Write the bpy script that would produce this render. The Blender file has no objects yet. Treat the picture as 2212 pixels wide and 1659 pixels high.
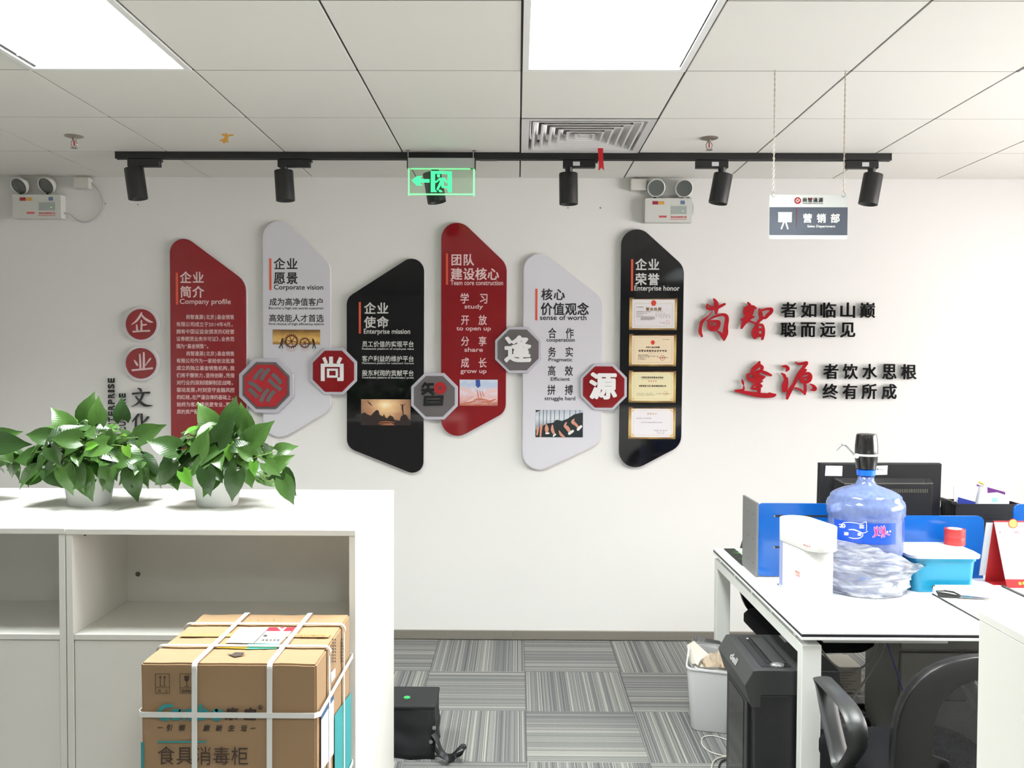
import bpy, bmesh, math, random
from mathutils import Vector, Matrix
random.seed(7)
sc = bpy.context.scene
COL = sc.collection
PI = math.pi

# ------------------------------------------------------------------ camera
F, PIT, YAW, ROL = 1823.33, -0.02638, 0.00621, 0.00399
CZ = 1.626
D, GX, HC = 4.913, 0.0108, 1.0624          # far wall, ceiling grid origin, ceiling above the camera
CEIL = CZ + HC
def cam2world(x3, y2, z3):
    cr, sr, cp, sp, cy, sy = math.cos(ROL), math.sin(ROL), math.cos(PIT), math.sin(PIT), math.cos(YAW), math.sin(YAW)
    x = x3*cr - z3*sr; z2 = x3*sr + z3*cr
    y = y2*cp - z2*sp; z = y2*sp + z2*cp
    return Vector((x*cy - y*sy, x*sy + y*cy, z))
cam = bpy.data.cameras.new('camera'); camo = bpy.data.objects.new('camera', cam); COL.objects.link(camo)
cam.sensor_width = 36; cam.lens = 36*F/2212; cam.clip_start = .05; cam.clip_end = 200
rt, up, fw = cam2world(1, 0, 0), cam2world(0, 0, 1), cam2world(0, 1, 0)
m4 = Matrix.Identity(4)
for i in range(3):
    m4[i][0], m4[i][1], m4[i][2] = rt[i], up[i], -fw[i]
m4[2][3] = CZ
camo.matrix_world = m4
sc.camera = camo
sc.view_settings.view_transform = 'Standard'
sc.view_settings.look = 'None'
sc.view_settings.gamma = 1
sc.view_settings.use_curve_mapping = False
sc.view_settings.exposure = 0.0
TUBE = 60.0
LAMP = 46.0                                  # watts sent down through each fitting's louvers
# daylight outside the window of the right-hand wall
world = bpy.data.worlds.new('overcast_sky'); sc.world = world; world.use_nodes = True
bg = world.node_tree.nodes['Background']
bg.inputs[0].default_value = (1.0, .935, .92, 1); bg.inputs[1].default_value = 20.0
sc.cycles.max_bounces = 10; sc.cycles.diffuse_bounces = 5; sc.cycles.transparent_max_bounces = 12
sc.cycles.caustics_reflective = False; sc.cycles.caustics_refractive = False
sc.cycles.sample_clamp_indirect = 4
sc.cycles.use_denoising = True

# ------------------------------------------------------------------ projection of measured points
def ray(px, py): return cam2world((px-1106)/F, 1, (829.5-py)/F)
def PY(px, py, Y):
    d = ray(px, py); t = Y/d.y; return Vector((d.x*t, Y, CZ + d.z*t))
def PZ(px, py, Z):
    d = ray(px, py); t = (Z-CZ)/d.z; return Vector((d.x*t, d.y*t, Z))
class Pl:
    """a level upright plane at depth Y seen from the front: (px, py, d) -> world; d metres towards the room"""
    def __init__(s, px, py, Y):
        s.px, s.py, s.Y = px, py, Y; s.a = PY(px, py, Y); s.k = Y/F*1.0
    def __call__(s, x, y, d=0):
        return Vector((s.a.x + (x-s.px)*s.k, s.Y - d, s.a.z - (y-s.py)*s.k))

# ------------------------------------------------------------------ materials
def lin(c):
    c = c/255.0
    return c/12.92 if c <= .04045 else ((c+.055)/1.055)**2.4
def L3(rgb): return tuple(lin(v) for v in rgb)
_M = {}
def M(name, rgb, rough=.5, metal=0, spec=.5, var=.04, scale=8, bump=0, bscale=200, coat=0, emit=None, estr=0, alpha=1, trans=0, stretch=None, sub=0):
    if name in _M: return _M[name]
    m = bpy.data.materials.new(name); m.use_nodes = True; nt = m.node_tree; n = nt.nodes; l = nt.links
    b = n['Principled BSDF']; c = L3(rgb)
    b.inputs['Roughness'].default_value = rough; b.inputs['Metallic'].default_value = metal
    b.inputs['Specular IOR Level'].default_value = spec
    b.inputs['Coat Weight'].default_value = coat
    b.inputs['Alpha'].default_value = alpha; b.inputs['Transmission Weight'].default_value = trans
    tc = n.new('ShaderNodeTexCoord'); mp = n.new('ShaderNodeMapping'); l.new(tc.outputs['Object'], mp.inputs[0])
    if stretch: mp.inputs['Scale'].default_value = stretch
    nz = n.new('ShaderNodeTexNoise'); nz.inputs['Scale'].default_value = scale; nz.inputs['Detail'].default_value = 3
    l.new(mp.outputs[0], nz.inputs['Vector'])
    r = n.new('ShaderNodeMapRange'); r.inputs['To Min'].default_value = 1-var; r.inputs['To Max'].default_value = 1+var
    l.new(nz.outputs['Fac'], r.inputs['Value'])
    v = n.new('ShaderNodeVectorMath'); v.operation = 'SCALE'; v.inputs[0].default_value = c
    l.new(r.outputs[0], v.inputs['Scale']); l.new(v.outputs[0], b.inputs['Base Color'])
    if bump:
        n2 = n.new('ShaderNodeTexNoise'); n2.inputs['Scale'].default_value = bscale; l.new(mp.outputs[0], n2.inputs['Vector'])
        bp = n.new('ShaderNodeBump'); bp.inputs['Strength'].default_value = bump; bp.inputs['Distance'].default_value = .002
        l.new(n2.outputs['Fac'], bp.inputs['Height']); l.new(bp.outputs[0], b.inputs['Normal'])
    if emit:
        b.inputs['Emission Color'].default_value = (*L3(emit), 1); b.inputs['Emission Strength'].default_value = estr
    _M[name] = m; return m
def clear(name, rgb, dens, gloss=.06, rough=.05, diff=None, folds=None):
    """clear or tinted plastic: transparent + fresnel gloss (+ a milky share)"""
    if name in _M: return _M[name]
    m = bpy.data.materials.new(name); m.use_nodes = True; nt = m.node_tree; n = nt.nodes; l = nt.links
    for x in list(n):
        if x.type != 'OUTPUT_MATERIAL': n.remove(x)
    out = [x for x in n if x.type == 'OUTPUT_MATERIAL'][0]
    t = n.new('ShaderNodeBsdfTransparent'); t.inputs[0].default_value = (*L3(rgb), 1)
    d = n.new('ShaderNodeBsdfDiffuse'); d.inputs[0].default_value = (*L3(diff or rgb), 1)
    g = n.new('ShaderNodeBsdfGlossy'); g.inputs['Roughness'].default_value = rough
    nz = n.new('ShaderNodeTexNoise'); nz.inputs['Scale'].default_value = 14
    mr = n.new('ShaderNodeMapRange'); mr.inputs['To Min'].default_value = max(0, dens*.7); mr.inputs['To Max'].default_value = dens*1.3
    l.new(nz.outputs['Fac'], mr.inputs['Value'])
    if folds:
        tc = n.new('ShaderNodeTexCoord'); mp = n.new('ShaderNodeMapping'); mp.inputs['Scale'].default_value = folds; mp.inputs['Rotation'].default_value = (.3, .35, 0)
        l.new(tc.outputs['Object'], mp.inputs[0]); l.new(mp.outputs[0], nz.inputs['Vector']); nz.inputs['Scale'].default_value = 1; nz.inputs['Detail'].default_value = 5; nz.inputs['Distortion'].default_value = 1.2
        mr.inputs['From Min'].default_value = .38; mr.inputs['From Max'].default_value = .66; mr.inputs['To Min'].default_value = dens*.6; mr.inputs['To Max'].default_value = min(1, dens*2.2)
    a = n.new('ShaderNodeMixShader'); l.new(mr.outputs[0], a.inputs[0]); l.new(t.outputs[0], a.inputs[1]); l.new(d.outputs[0], a.inputs[2])
    fr = n.new('ShaderNodeFresnel'); fr.inputs[0].default_value = 1.45
    ad = n.new('ShaderNodeMath'); ad.operation = 'MULTIPLY_ADD'; ad.inputs[1].default_value = .8; ad.inputs[2].default_value = gloss*.3
    l.new(fr.outputs[0], ad.inputs[0])
    b = n.new('ShaderNodeMixShader'); l.new(ad.outputs[0], b.inputs[0]); l.new(a.outputs[0], b.inputs[1]); l.new(g.outputs[0], b.inputs[2])
    l.new(b.outputs[0], out.inputs[0]); _M[name] = m; return m
def ramp_mat(name, stops, axis=2, noise=0.0, nscale=6, rough=.3, radial=None):
    """a printed picture's ground: colours run along Generated axis or out from a point"""
    if name in _M: return _M[name]
    m = bpy.data.materials.new(name); m.use_nodes = True; nt = m.node_tree; n = nt.nodes; l = nt.links
    b = n['Principled BSDF']; b.inputs['Roughness'].default_value = rough
    tc = n.new('ShaderNodeTexCoord'); sp = n.new('ShaderNodeSeparateXYZ'); l.new(tc.outputs['Generated'], sp.inputs[0])
    src = sp.outputs[axis]
    if radial:
        mp = n.new('ShaderNodeMapping'); mp.inputs['Location'].default_value = (-radial[0]*radial[2], 0, -radial[1]*radial[3]); mp.inputs['Scale'].default_value = (radial[2], 0, radial[3])
        l.new(tc.outputs['Generated'], mp.inputs[0]); ln = n.new('ShaderNodeVectorMath'); ln.operation = 'LENGTH'; l.new(mp.outputs[0], ln.inputs[0]); src = ln.outputs['Value']
    nz = n.new('ShaderNodeTexNoise'); nz.inputs['Scale'].default_value = nscale; nz.inputs['Detail'].default_value = 4; l.new(tc.outputs['Generated'], nz.inputs['Vector'])
    ma = n.new('ShaderNodeMath'); ma.operation = 'MULTIPLY_ADD'; ma.inputs[1].default_value = noise
    l.new(nz.outputs['Fac'], ma.inputs[0]); l.new(src, ma.inputs[2])
    ms = n.new('ShaderNodeMath'); ms.operation = 'SUBTRACT'; ms.inputs[1].default_value = noise/2; l.new(ma.outputs[0], ms.inputs[0])
    cr = n.new('ShaderNodeValToRGB'); e = cr.color_ramp.elements
    while len(e) < len(stops): e.new(.5)
    for k, (p, c) in enumerate(stops): e[k].position = p; e[k].color = (*L3(c), 1)
    l.new(ms.outputs[0], cr.inputs[0]); l.new(cr.outputs[0], b.inputs['Base Color'])
    _M[name] = m; return m

# ------------------------------------------------------------------ mesh helpers
OFF = {}
def wloc(o): return OFF.get(o.name, Vector((0, 0, 0)))
def tag(o, label=None, cat=None, group=None, kind=None):
    if label: o['label'] = label
    if cat: o['category'] = cat
    if group: o['group'] = group
    if kind: o['kind'] = kind
    return o
def thing(name, label, cat, loc, group=None):
    o = bpy.data.objects.new(name, None); COL.objects.link(o); o.location = loc; OFF[o.name] = Vector(loc)
    o.empty_display_size = .05
    return tag(o, label, cat, group)
class MB:
    def __init__(s): s.v = []; s.f = []
    def add(s, v, f):
        b = len(s.v); s.v += [Vector(p) for p in v]; s.f += [tuple(i+b for i in q) for q in f]; return s
    def box(s, a, b):
        x0, x1 = sorted((a[0], b[0])); y0, y1 = sorted((a[1], b[1])); z0, z1 = sorted((a[2], b[2]))
        return s.add([(x0,y0,z0),(x1,y0,z0),(x1,y1,z0),(x0,y1,z0),(x0,y0,z1),(x1,y0,z1),(x1,y1,z1),(x0,y1,z1)],
                     [(0,3,2,1),(4,5,6,7),(0,1,5,4),(1,2,6,5),(2,3,7,6),(3,0,4,7)])
    def obox(s, c, ax, ay, az):
        c, ax, ay, az = map(Vector, (c, ax, ay, az)); v = []
        for k in (-1, 1):
            for i, j in ((-1,-1),(1,-1),(1,1),(-1,1)): v.append(c + ax*i + ay*j + az*k)
        return s.add(v, [(0,3,2,1),(4,5,6,7),(0,1,5,4),(1,2,6,5),(2,3,7,6),(3,0,4,7)])
    def prism(s, poly, mp, d0, d1):
        """poly in 2D through mp(x, y, d), from depth d0 (back) to d1 (front)"""
        n = len(poly)
        ar = sum(poly[i][0]*poly[(i+1)%n][1]-poly[(i+1)%n][0]*poly[i][1] for i in range(n))
        if ar > 0: poly = poly[::-1]
        v = [mp(x, y, d0) for x, y in poly] + [mp(x, y, d1) for x, y in poly]
        f = [tuple(range(n, 2*n)), tuple(range(n-1, -1, -1))] + [(i, (i+1) % n, (i+1) % n + n, i+n) for i in range(n)]
        return s.add(v, f)
    def strip(s, L, R, mp, d0, d1):
        n = len(L); v = []
        for p, q in zip(L, R): v += [mp(*p, d0), mp(*q, d0), mp(*p, d1), mp(*q, d1)]
        f = []
        for i in range(n-1):
            a, b = 4*i, 4*i+4
            f += [(a+2, b+2, b+3, a+3), (a, b, b+2, a+2), (a+1, a+3, b+3, b+1)]
        f += [(0, 2, 3, 1), (4*n-4, 4*n-3, 4*n-1, 4*n-2)]
        return s.add(v, f)
    def lathe(s, prof, c, seg=32, sx=1, sy=1, a0=0, a1=2*PI, ax=None):
        c = Vector(c); full = abs(a1-a0-2*PI) < 1e-6; n = seg if full else seg+1; v = []; f = []
        for r, z in prof:
            for i in range(n):
                a = a0+(a1-a0)*i/seg; p = Vector((r*sx*math.cos(a), r*sy*math.sin(a), z))
                v.append(c + (ax @ p if ax else p))
        for j in range(len(prof)-1):
            for i in range(seg):
                i2 = (i+1) % n; f.append((j*n+i, j*n+i2, (j+1)*n+i2, (j+1)*n+i))
        if full:
            if prof[0][0] > 1e-6: f.append(tuple(range(n-1, -1, -1)))
            if prof[-1][0] > 1e-6: f.append(tuple((len(prof)-1)*n+i for i in range(n)))
        return s.add(v, f)
    def tube(s, pts, r, seg=8, flat=None, closed=False):
        pts = [Vector(p) for p in pts]; n = len(pts); v = []; f = []; prev = None
        for i, p in enumerate(pts):
            t = (pts[(i+1) % n]-pts[i-1]) if closed else (pts[min(i+1, n-1)]-pts[max(i-1, 0)])
            t.normalize()
            if flat is not None: a = Vector(flat[0])
            elif prev is None: a = Vector((0, 0, 1)) if abs(t.z) < .9 else Vector((1, 0, 0))
            else: a = prev
            a = (a - t*a.dot(t)).normalized(); b = t.cross(a); prev = a
            rr = r[i] if isinstance(r, (list, tuple)) else r
            ra, rb = (rr*flat[1], rr*flat[2]) if flat is not None else (rr, rr)
            for k in range(seg):
                an = 2*PI*k/seg; v.append(p + a*ra*math.cos(an) + b*rb*math.sin(an))
        for i in range(n if closed else n-1):
            for k in range(seg):
                k2 = (k+1) % seg; j = (i+1) % n; f.append((i*seg+k, i*seg+k2, j*seg+k2, j*seg+k))
        if not closed: f += [tuple(range(seg-1, -1, -1)), tuple((n-1)*seg+k for k in range(seg))]
        return s.add(v, f)
    def build(s, name, mat, parent=None, smooth=False, bevel=0, bseg=2, label=None, cat=None, group=None, kind=None, sub=0, fix=True):
        if parent is not None: off = wloc(parent)
        else:
            xs = [p.x for p in s.v]; ys = [p.y for p in s.v]; zs = [p.z for p in s.v]
            off = Vector(((min(xs)+max(xs))/2, (min(ys)+max(ys))/2, min(zs)))
        me = bpy.data.meshes.new(name); me.from_pydata([p-off for p in s.v], [], s.f)
        if bevel or fix or sub:
            bm = bmesh.new(); bm.from_mesh(me)
            if fix: bmesh.ops.recalc_face_normals(bm, faces=bm.faces)
            if bevel: bmesh.ops.bevel(bm, geom=bm.edges[:], offset=bevel, segments=bseg, affect='EDGES', profile=.5, clamp_overlap=True)
            bm.to_mesh(me); bm.free()
        if smooth:
            for p in me.polygons: p.use_smooth = True
            if smooth != 'all':
                try: me.set_sharp_from_angle(angle=.7)
                except Exception: pass
        if mat: me.materials.append(mat)
        o = bpy.data.objects.new(name, me); COL.objects.link(o)
        if parent is not None: o.parent = parent; OFF[o.name] = off
        else: o.location = off; OFF[o.name] = off
        if sub:
            md = o.modifiers.new('sub', 'SUBSURF'); md.levels = sub; md.render_levels = sub
        return tag(o, label, cat, group, kind)
def B(a, b): return MB().box(a, b)

def round_poly(pts):
    """[(x, y, r)] -> outline with round corners"""
    out = []; n = len(pts)
    for i in range(n):
        p = Vector(pts[i][:2]); r = pts[i][2]; a = (Vector(pts[i-1][:2])-p).normalized(); b = (Vector(pts[(i+1) % n][:2])-p).normalized()
        if r <= 0: out.append(tuple(p)); continue
        th = a.angle(b)/2; t = r/math.tan(th); c = p + (a+b).normalized()*(r/math.sin(th))
        p0 = p+a*t-c; p1 = p+b*t-c; ang = p0.angle_signed(p1); k = max(3, int(abs(ang)/.2))
        for j in range(k+1):
            an = -ang*j/k; q = Vector((p0.x*math.cos(an)-p0.y*math.sin(an), p0.x*math.sin(an)+p0.y*math.cos(an))); out.append(tuple(c+q))
    return out
def grow(poly, d):
    n = len(poly); ar = sum(poly[i][0]*poly[(i+1)%n][1]-poly[(i+1)%n][0]*poly[i][1] for i in range(n)); sg = 1 if ar > 0 else -1; out = []
    for i in range(n):
        a = Vector(poly[i-1]); p = Vector(poly[i]); b = Vector(poly[(i+1) % n]); e = (b-a)
        if e.length < 1e-6: out.append(tuple(p)); continue
        e.normalize(); out.append((p.x+e.y*d*sg, p.y-e.x*d*sg))
    return out
def rrect(x0, y0, x1, y1, r): return round_poly([(x0, y0, r), (x1, y0, r), (x1, y1, r), (x0, y1, r)])
def octa(cx, cy, R):
    k = R*math.tan(PI/8); return [(cx-k, cy-R), (cx+k, cy-R), (cx+R, cy-k), (cx+R, cy+k), (cx+k, cy+R), (cx-k, cy+R), (cx-R, cy+k), (cx-R, cy-k)]
def circ(cx, cy, r, n=32, ry=None): return [(cx+r*math.cos(2*PI*i/n), cy+(ry or r)*math.sin(2*PI*i/n)) for i in range(n)]
def catmull(P, k=5):
    out = []; n = len(P)
    for i in range(n-1):
        p0 = P[max(i-1, 0)]; p1 = P[i]; p2 = P[i+1]; p3 = P[min(i+2, n-1)]
        for j in range(k):
            t = j/k; out.append(tuple(.5*((2*b)+(-a+c)*t+(2*a-5*b+4*c-d)*t*t+(-a+3*b-3*c+d)*t**3) for a, b, c, d in zip(p0, p1, p2, p3)))
    out.append(tuple(P[-1])); return out
_SK = [0]
def stroke(mb, P, mp, d0, d1, k=5, caps=True):
    """a brush stroke: P = [(x, y, width)]"""
    _SK[0] = (_SK[0]+1) % 13; d1 = d1 + (.000035*_SK[0] if d1 > d0 else 0)
    if k > 1 and len(P) > 2: P = catmull(P, k)
    P = [(x, y, max(w, 1e-5)/2) for x, y, w in P]; L = []; R = []
    for i, (x, y, w) in enumerate(P):
        a = P[max(i-1, 0)]; b = P[min(i+1, len(P)-1)]; t = Vector((b[0]-a[0], b[1]-a[1])); t = t.normalized() if t.length > 0 else Vector((1, 0)); n = Vector((-t.y, t.x))
        if caps and i == 0:
            for q in (1.0, .55):
                c = math.sqrt(max(0, 1-q*q)) if q < 1 else .25; L.append((x-t.x*w*q+n.x*w*c, y-t.y*w*q+n.y*w*c)); R.append((x-t.x*w*q-n.x*w*c, y-t.y*w*q-n.y*w*c))
        L.append((x+n.x*w, y+n.y*w)); R.append((x-n.x*w, y-n.y*w))
        if caps and i == len(P)-1:
            for q in (.55, 1.0):
                c = math.sqrt(max(0, 1-q*q)) if q < 1 else .25; L.append((x+t.x*w*q+n.x*w*c, y+t.y*w*q+n.y*w*c)); R.append((x+t.x*w*q-n.x*w*c, y+t.y*w*q-n.y*w*c))
    mb.strip(L, R, mp, d0, d1); return mb
def bar(mb, x0, y0, x1, y1, w, mp, d0, d1): return stroke(mb, [(x0, y0, w), (x1, y1, w)], mp, d0, d1, 1, False)

# ------------------------------------------------------------------ lettering
_G = {}; _cu = bpy.data.curves.new('glyphs', 'FONT'); _cu.resolution_u = 3
_go = bpy.data.objects.new('glyphs', _cu); COL.objects.link(_go)
def glyph(s):
    if s in _G: return _G[s]
    _cu.body = s; bpy.context.view_layer.update()
    me = bpy.data.meshes.new_from_object(_go); v = [(p.co.x, p.co.y) for p in me.vertices]; f = [tuple(p.vertices) for p in me.polygons]
    cnt = {}
    for q in f:
        for i in range(len(q)):
            e = (q[i], q[(i+1) % len(q)]); k = tuple(sorted(e)); cnt[k] = None if k in cnt else e
    edges = [e for e in cnt.values() if e]
    bpy.data.meshes.remove(me); _G[s] = (v, f, edges); return _G[s]
def put(mb, g, tr, mp, d, bold, thick=0):
    """tr maps glyph units to plane units; four shifted copies make it bold"""
    v, f, e = g
    sh = [(0, 0)] if not bold else [(bold, bold), (-bold, bold), (bold, -bold), (-bold, -bold)]
    if bold > .024: sh = [(bold*1.25*math.cos(q*PI/5), bold*1.25*math.sin(q*PI/5)) for q in range(10)]
    for k, (bx, by) in enumerate(sh):
        dd = d + k*.00004; n = len(v)
        P = [tr(x+bx, y+by) for x, y in v]
        if thick: mb.add([mp(x, y, dd) for x, y in P] + [mp(x, y, dd-thick) for x, y in P], list(f) + [(a, a+n, b+n, b) for a, b in e])
        else: mb.add([mp(x, y, dd) for x, y in P], f)
HALF = '，。、》《“”（）：'
def adv(c): return .56 if ord(c) < 128 and c != ' ' else (.55 if c in HALF else 1.0)
def cjk(mb, s, x0, x1, y0, y1, mp, d=0, bold=.013, thick=0, slant=0):
    S = (y1-y0)/.92; cs = []; c = 0
    for ch in s: cs.append(c+adv(ch)/2); c += adv(ch)
    w = x1-x0-S*.94; den = (cs[-1]-cs[0]) or 1
    SX = math.copysign(min(abs(S), abs(x1-x0)/max(c, .5)*1.0), S) if len(s) > 1 else S
    w = x1-x0-SX*.94
    for ch, cc in zip(s, cs):
        if ch == ' ': continue
        cx = x0+SX*.47+(cc-cs[0])*w/den if len(s) > 1 else (x0+x1)/2
        g = glyph(ch); xs = [p[0] for p in g[0]]; gc = .5 if ord(ch) > 255 and ch not in HALF else (min(xs)+max(xs))/2
        put(mb, g, lambda x, y, cx=cx, gc=gc: (cx+(x-gc+slant*(y-.35))*SX, y1-(y+.07)*S), mp, d, bold, thick)
    return mb
def latin(mb, s, x0, x1, base, cap, mp, d=0, bold=.015, thick=0):
    g = glyph(s); xs = [p[0] for p in g[0]]; a, b = min(xs), max(xs); sx = (x1-x0)/(b-a); sy = cap/.69
    put(mb, g, lambda x, y: (x0+(x-a)*sx, base-y*sy), mp, d, bold, thick); return mb

# ================================================================== the setting
WALL = M('wall_paint', (237, 236, 233), .55, var=.012, scale=1.5, bump=.03, bscale=60)
XL, XR, YB = -3.15, 4.6, -4.0
B((XL-.1, D, -.1), (XR+.1, D+.12, CEIL+.02)).build('wall_back', WALL, kind='structure')
B((XL-.12, YB, -.1), (XL, D, CEIL+.02)).build('wall_left', WALL, kind='structure')
B((XL, YB-.12, -.1), (XR, YB, CEIL+.02)).build('wall_front', WALL, kind='structure')
wr = MB(); WY0, WY1, WZ0, WZ1 = .9, 4.5, .9, 2.45
wr.box((XR, YB, -.1), (XR+.12, WY0, CEIL+.02)).box((XR, WY1, -.1), (XR+.12, D, CEIL+.02)).box((XR, WY0, -.1), (XR+.12, WY1, WZ0)).box((XR, WY0, WZ1), (XR+.12, WY1, CEIL+.02))
wr.build('wall_right', WALL, kind='structure')
wf = MB(); FR = M('window_frame_paint', (225, 225, 222), .4)
for y in (WY0, (WY0+WY1)/2, WY1-.05): wf.box((XR+.03, y, WZ0), (XR+.08, y+.05, WZ1))
for z in (WZ0, WZ1-.05): wf.box((XR+.031, WY0, z), (XR+.079, WY1, z+.05))
win = wf.build('window_1', FR, kind='structure')
B((XR+.05, WY0, WZ0), (XR+.056, WY1, WZ1)).build('pane', clear('window_glass', (250, 250, 250), .0, .02), win)
fl = B((XL, YB, -.1), (XR, D, -.006)).build('floor', M('floor_screed', (90, 90, 88), .9), kind='structure')

# carpet tiles: bands of stripes that turn a quarter from tile to tile
def carpet():
    m = bpy.data.materials.new('striped_carpet'); m.use_nodes = True; nt = m.node_tree; n = nt.nodes; l = nt.links
    b = n['Principled BSDF']; b.inputs['Roughness'].default_value = .95; b.inputs['Specular IOR Level'].default_value = .1
    tc = n.new('ShaderNodeTexCoord'); oi = n.new('ShaderNodeObjectInfo'); sp = n.new('ShaderNodeSeparateXYZ'); l.new(tc.outputs['Object'], sp.inputs[0])
    wob = n.new('ShaderNodeTexNoise'); wob.inputs['Scale'].default_value = 120; l.new(tc.outputs['Object'], wob.inputs['Vector'])
    wa = n.new('ShaderNodeMath'); wa.operation = 'MULTIPLY_ADD'; wa.inputs[1].default_value = .0016; l.new(wob.outputs['Fac'], wa.inputs[0]); l.new(sp.outputs[0], wa.inputs[2])
    ra = n.new('ShaderNodeMath'); ra.operation = 'MULTIPLY_ADD'; ra.inputs[1].default_value = 7.3; l.new(oi.outputs['Random'], ra.inputs[0]); l.new(wa.outputs[0], ra.inputs[2])
    def layer(sc_, out):
        q = n.new('ShaderNodeMath'); q.operation = 'MULTIPLY'; q.inputs[1].default_value = sc_; l.new(ra.outputs[0], q.inputs[0])
        fl_ = n.new('ShaderNodeMath'); fl_.operation = 'FLOOR'; l.new(q.outputs[0], fl_.inputs[0])
        w = n.new('ShaderNodeTexWhiteNoise'); w.noise_dimensions = '1D'; l.new(fl_.outputs[0], w.inputs['W'])
        c = n.new('ShaderNodeValToRGB'); c.color_ramp.interpolation = 'CONSTANT'; e = c.color_ramp.elements
        while len(e) < len(out): e.new(.5)
        for k, (p, rgb) in enumerate(out): e[k].position = p; e[k].color = (*L3(rgb), 1)
        l.new(w.outputs['Value'], c.inputs[0]); return c
    a = layer(290, [(0, (122, 123, 122)), (.2, (142, 143, 141)), (.42, (105, 105, 107)), (.58, (133, 133, 132)), (.76, (170, 169, 160)), (.9, (106, 105, 108))])
    c = layer(38, [(0, (158, 158, 158)), (.35, (174, 174, 172)), (.7, (190, 190, 187))])
    mx = n.new('ShaderNodeMix'); mx.data_type = 'RGBA'; mx.blend_type = 'MULTIPLY'; mx.inputs[0].default_value = .75
    l.new(a.outputs[0], mx.inputs[6]); l.new(c.outputs[0], mx.inputs[7])
    fz = n.new('ShaderNodeTexNoise'); fz.inputs['Scale'].default_value = 500; l.new(tc.outputs['Object'], fz.inputs['Vector'])
    mr = n.new('ShaderNodeMapRange'); mr.inputs['To Min'].default_value = 1.05; mr.inputs['To Max'].default_value = 1.75; l.new(fz.outputs['Fac'], mr.inputs['Value'])
    vs = n.new('ShaderNodeVectorMath'); vs.operation = 'SCALE'; l.new(mx.outputs[2], vs.inputs[0]); l.new(mr.outputs[0], vs.inputs['Scale'])
    l.new(vs.outputs[0], b.inputs['Base Color'])
    bp = n.new('ShaderNodeBump'); bp.inputs['Distance'].default_value = .003; bp.inputs['Strength'].default_value = .5; l.new(fz.outputs['Fac'], bp.inputs['Height']); l.new(bp.outputs[0], b.inputs['Normal'])
    return m
CM = carpet(); FX, FY = .0458, 4.8915
me = bpy.data.meshes.new('carpet_tile'); bm = bmesh.new(); bmesh.ops.create_cube(bm, size=1)
for v in bm.verts: v.co = Vector((v.co.x*.499, v.co.y*.499, v.co.z*.006))
bmesh.ops.bevel(bm, geom=[e for e in bm.edges if all(v.co.z > 0 for v in e.verts)], offset=.0012, segments=1, affect='EDGES')
bm.to_mesh(me); bm.free(); me.materials.append(CM)
for i in range(-6, 9):
    for j in range(0, 17):
        x = FX+.5*i+.25; y = FY-.5*j-.25
        if x+.25 > XR or x-.25 < XL or y-.25 < YB: continue
        o = bpy.data.objects.new('carpet_tile', me); COL.objects.link(o); o.parent = fl
        o.location = Vector((x, y, -.003))-wloc(fl)
        if (i+j) % 2 == 0: o.rotation_euler.z = PI/2
# brushed metal skirting in lengths
SK = M('brushed_steel', (146, 140, 131), .35, .35, var=.12, scale=6, stretch=(60, 1, 1))
for k, (a, b) in enumerate(((XL, -1.2), (-1.199, GX-.03), (GX-.029, 1.3), (1.301, XR))):
    B((a, D-.014, 0), (b, D, .052)).build('baseboard_back', SK, kind='structure', bevel=.001, bseg=1)
B((XL, YB, 0), (XL+.012, D-.014, .052)).build('baseboard_left', SK, kind='structure')

# ceiling: dark void above clip-in metal tiles
TR_K, DT = (-3, 0, 3), {(0, 1)}
ce = B((XL, YB, CEIL+.16), (XR, D, CEIL+.3)).build('ceiling', M('ceiling_void', (40, 40, 42), .9), kind='structure')
TM = M('ceiling_tile_paint', (234, 232, 226), .5, var=.01, scale=2)
def tile_mesh(w, h):
    me = bpy.data.meshes.new('ceiling_tile'); bm = bmesh.new(); bmesh.ops.create_cube(bm, size=1)
    for v in bm.verts: v.co = Vector((v.co.x*w, v.co.y*h, v.co.z*.03+.015))
    bmesh.ops.bevel(bm, geom=[e for e in bm.edges if all(v.co.z < .01 for v in e.verts)], offset=.001, segments=1, affect='EDGES')
    bm.to_mesh(me); bm.free(); me.materials.append(TM); return me
tm = tile_mesh(.5925, .5955)
LROWS = ((3, 4), (8, 9))
for k in range(-6, 8):
    for j in range(0, 15):
        if (k in TR_K and j in (3, 4)) or (k in (0, 3) and j in (8, 9)): continue
        if (k, j) in DT: continue
        xa = GX+.6*k; xb = xa+.6; ya = D-.6*(j+1); yb = ya+.6
        xa2, xb2, ya2 = max(xa, XL), min(xb, XR), max(ya, YB)
        if xb2-xa2 < .05 or yb-ya2 < .05: continue
        msh = tm if (xa2, xb2, ya2) == (xa, xb, ya) else tile_mesh(xb2-xa2-.0075, yb-ya2-.0045)
        o = bpy.data.objects.new('ceiling_tile', msh); COL.objects.link(o); o.parent = ce
        o.location = Vector(((xa2+xb2)/2, (ya2+yb)/2, CEIL))-wloc(ce)
RB = M('dark_rail_and_seam_shade', (18, 18, 18), .6)
rb = MB()
for k in range(-5, 8): rb.box((GX+.6*k-.012, YB, CEIL+.006), (GX+.6*k+.012, D, CEIL+.012))
for j in range(1, 15):
    for k in range(-6, 8):
        if (k in TR_K and j == 4) or (k in (0, 3) and j == 9): continue
        a, b = max(XL, GX+.6*k+.001), min(XR, GX+.6*k+.599)
        if b-a > .05: rb.box((a, D-.6*j-.0021, CEIL+.0007), (b, D-.6*j+.0021, CEIL+.0022))  # dark strips laid in the row seams stand in for the shadow there
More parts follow.
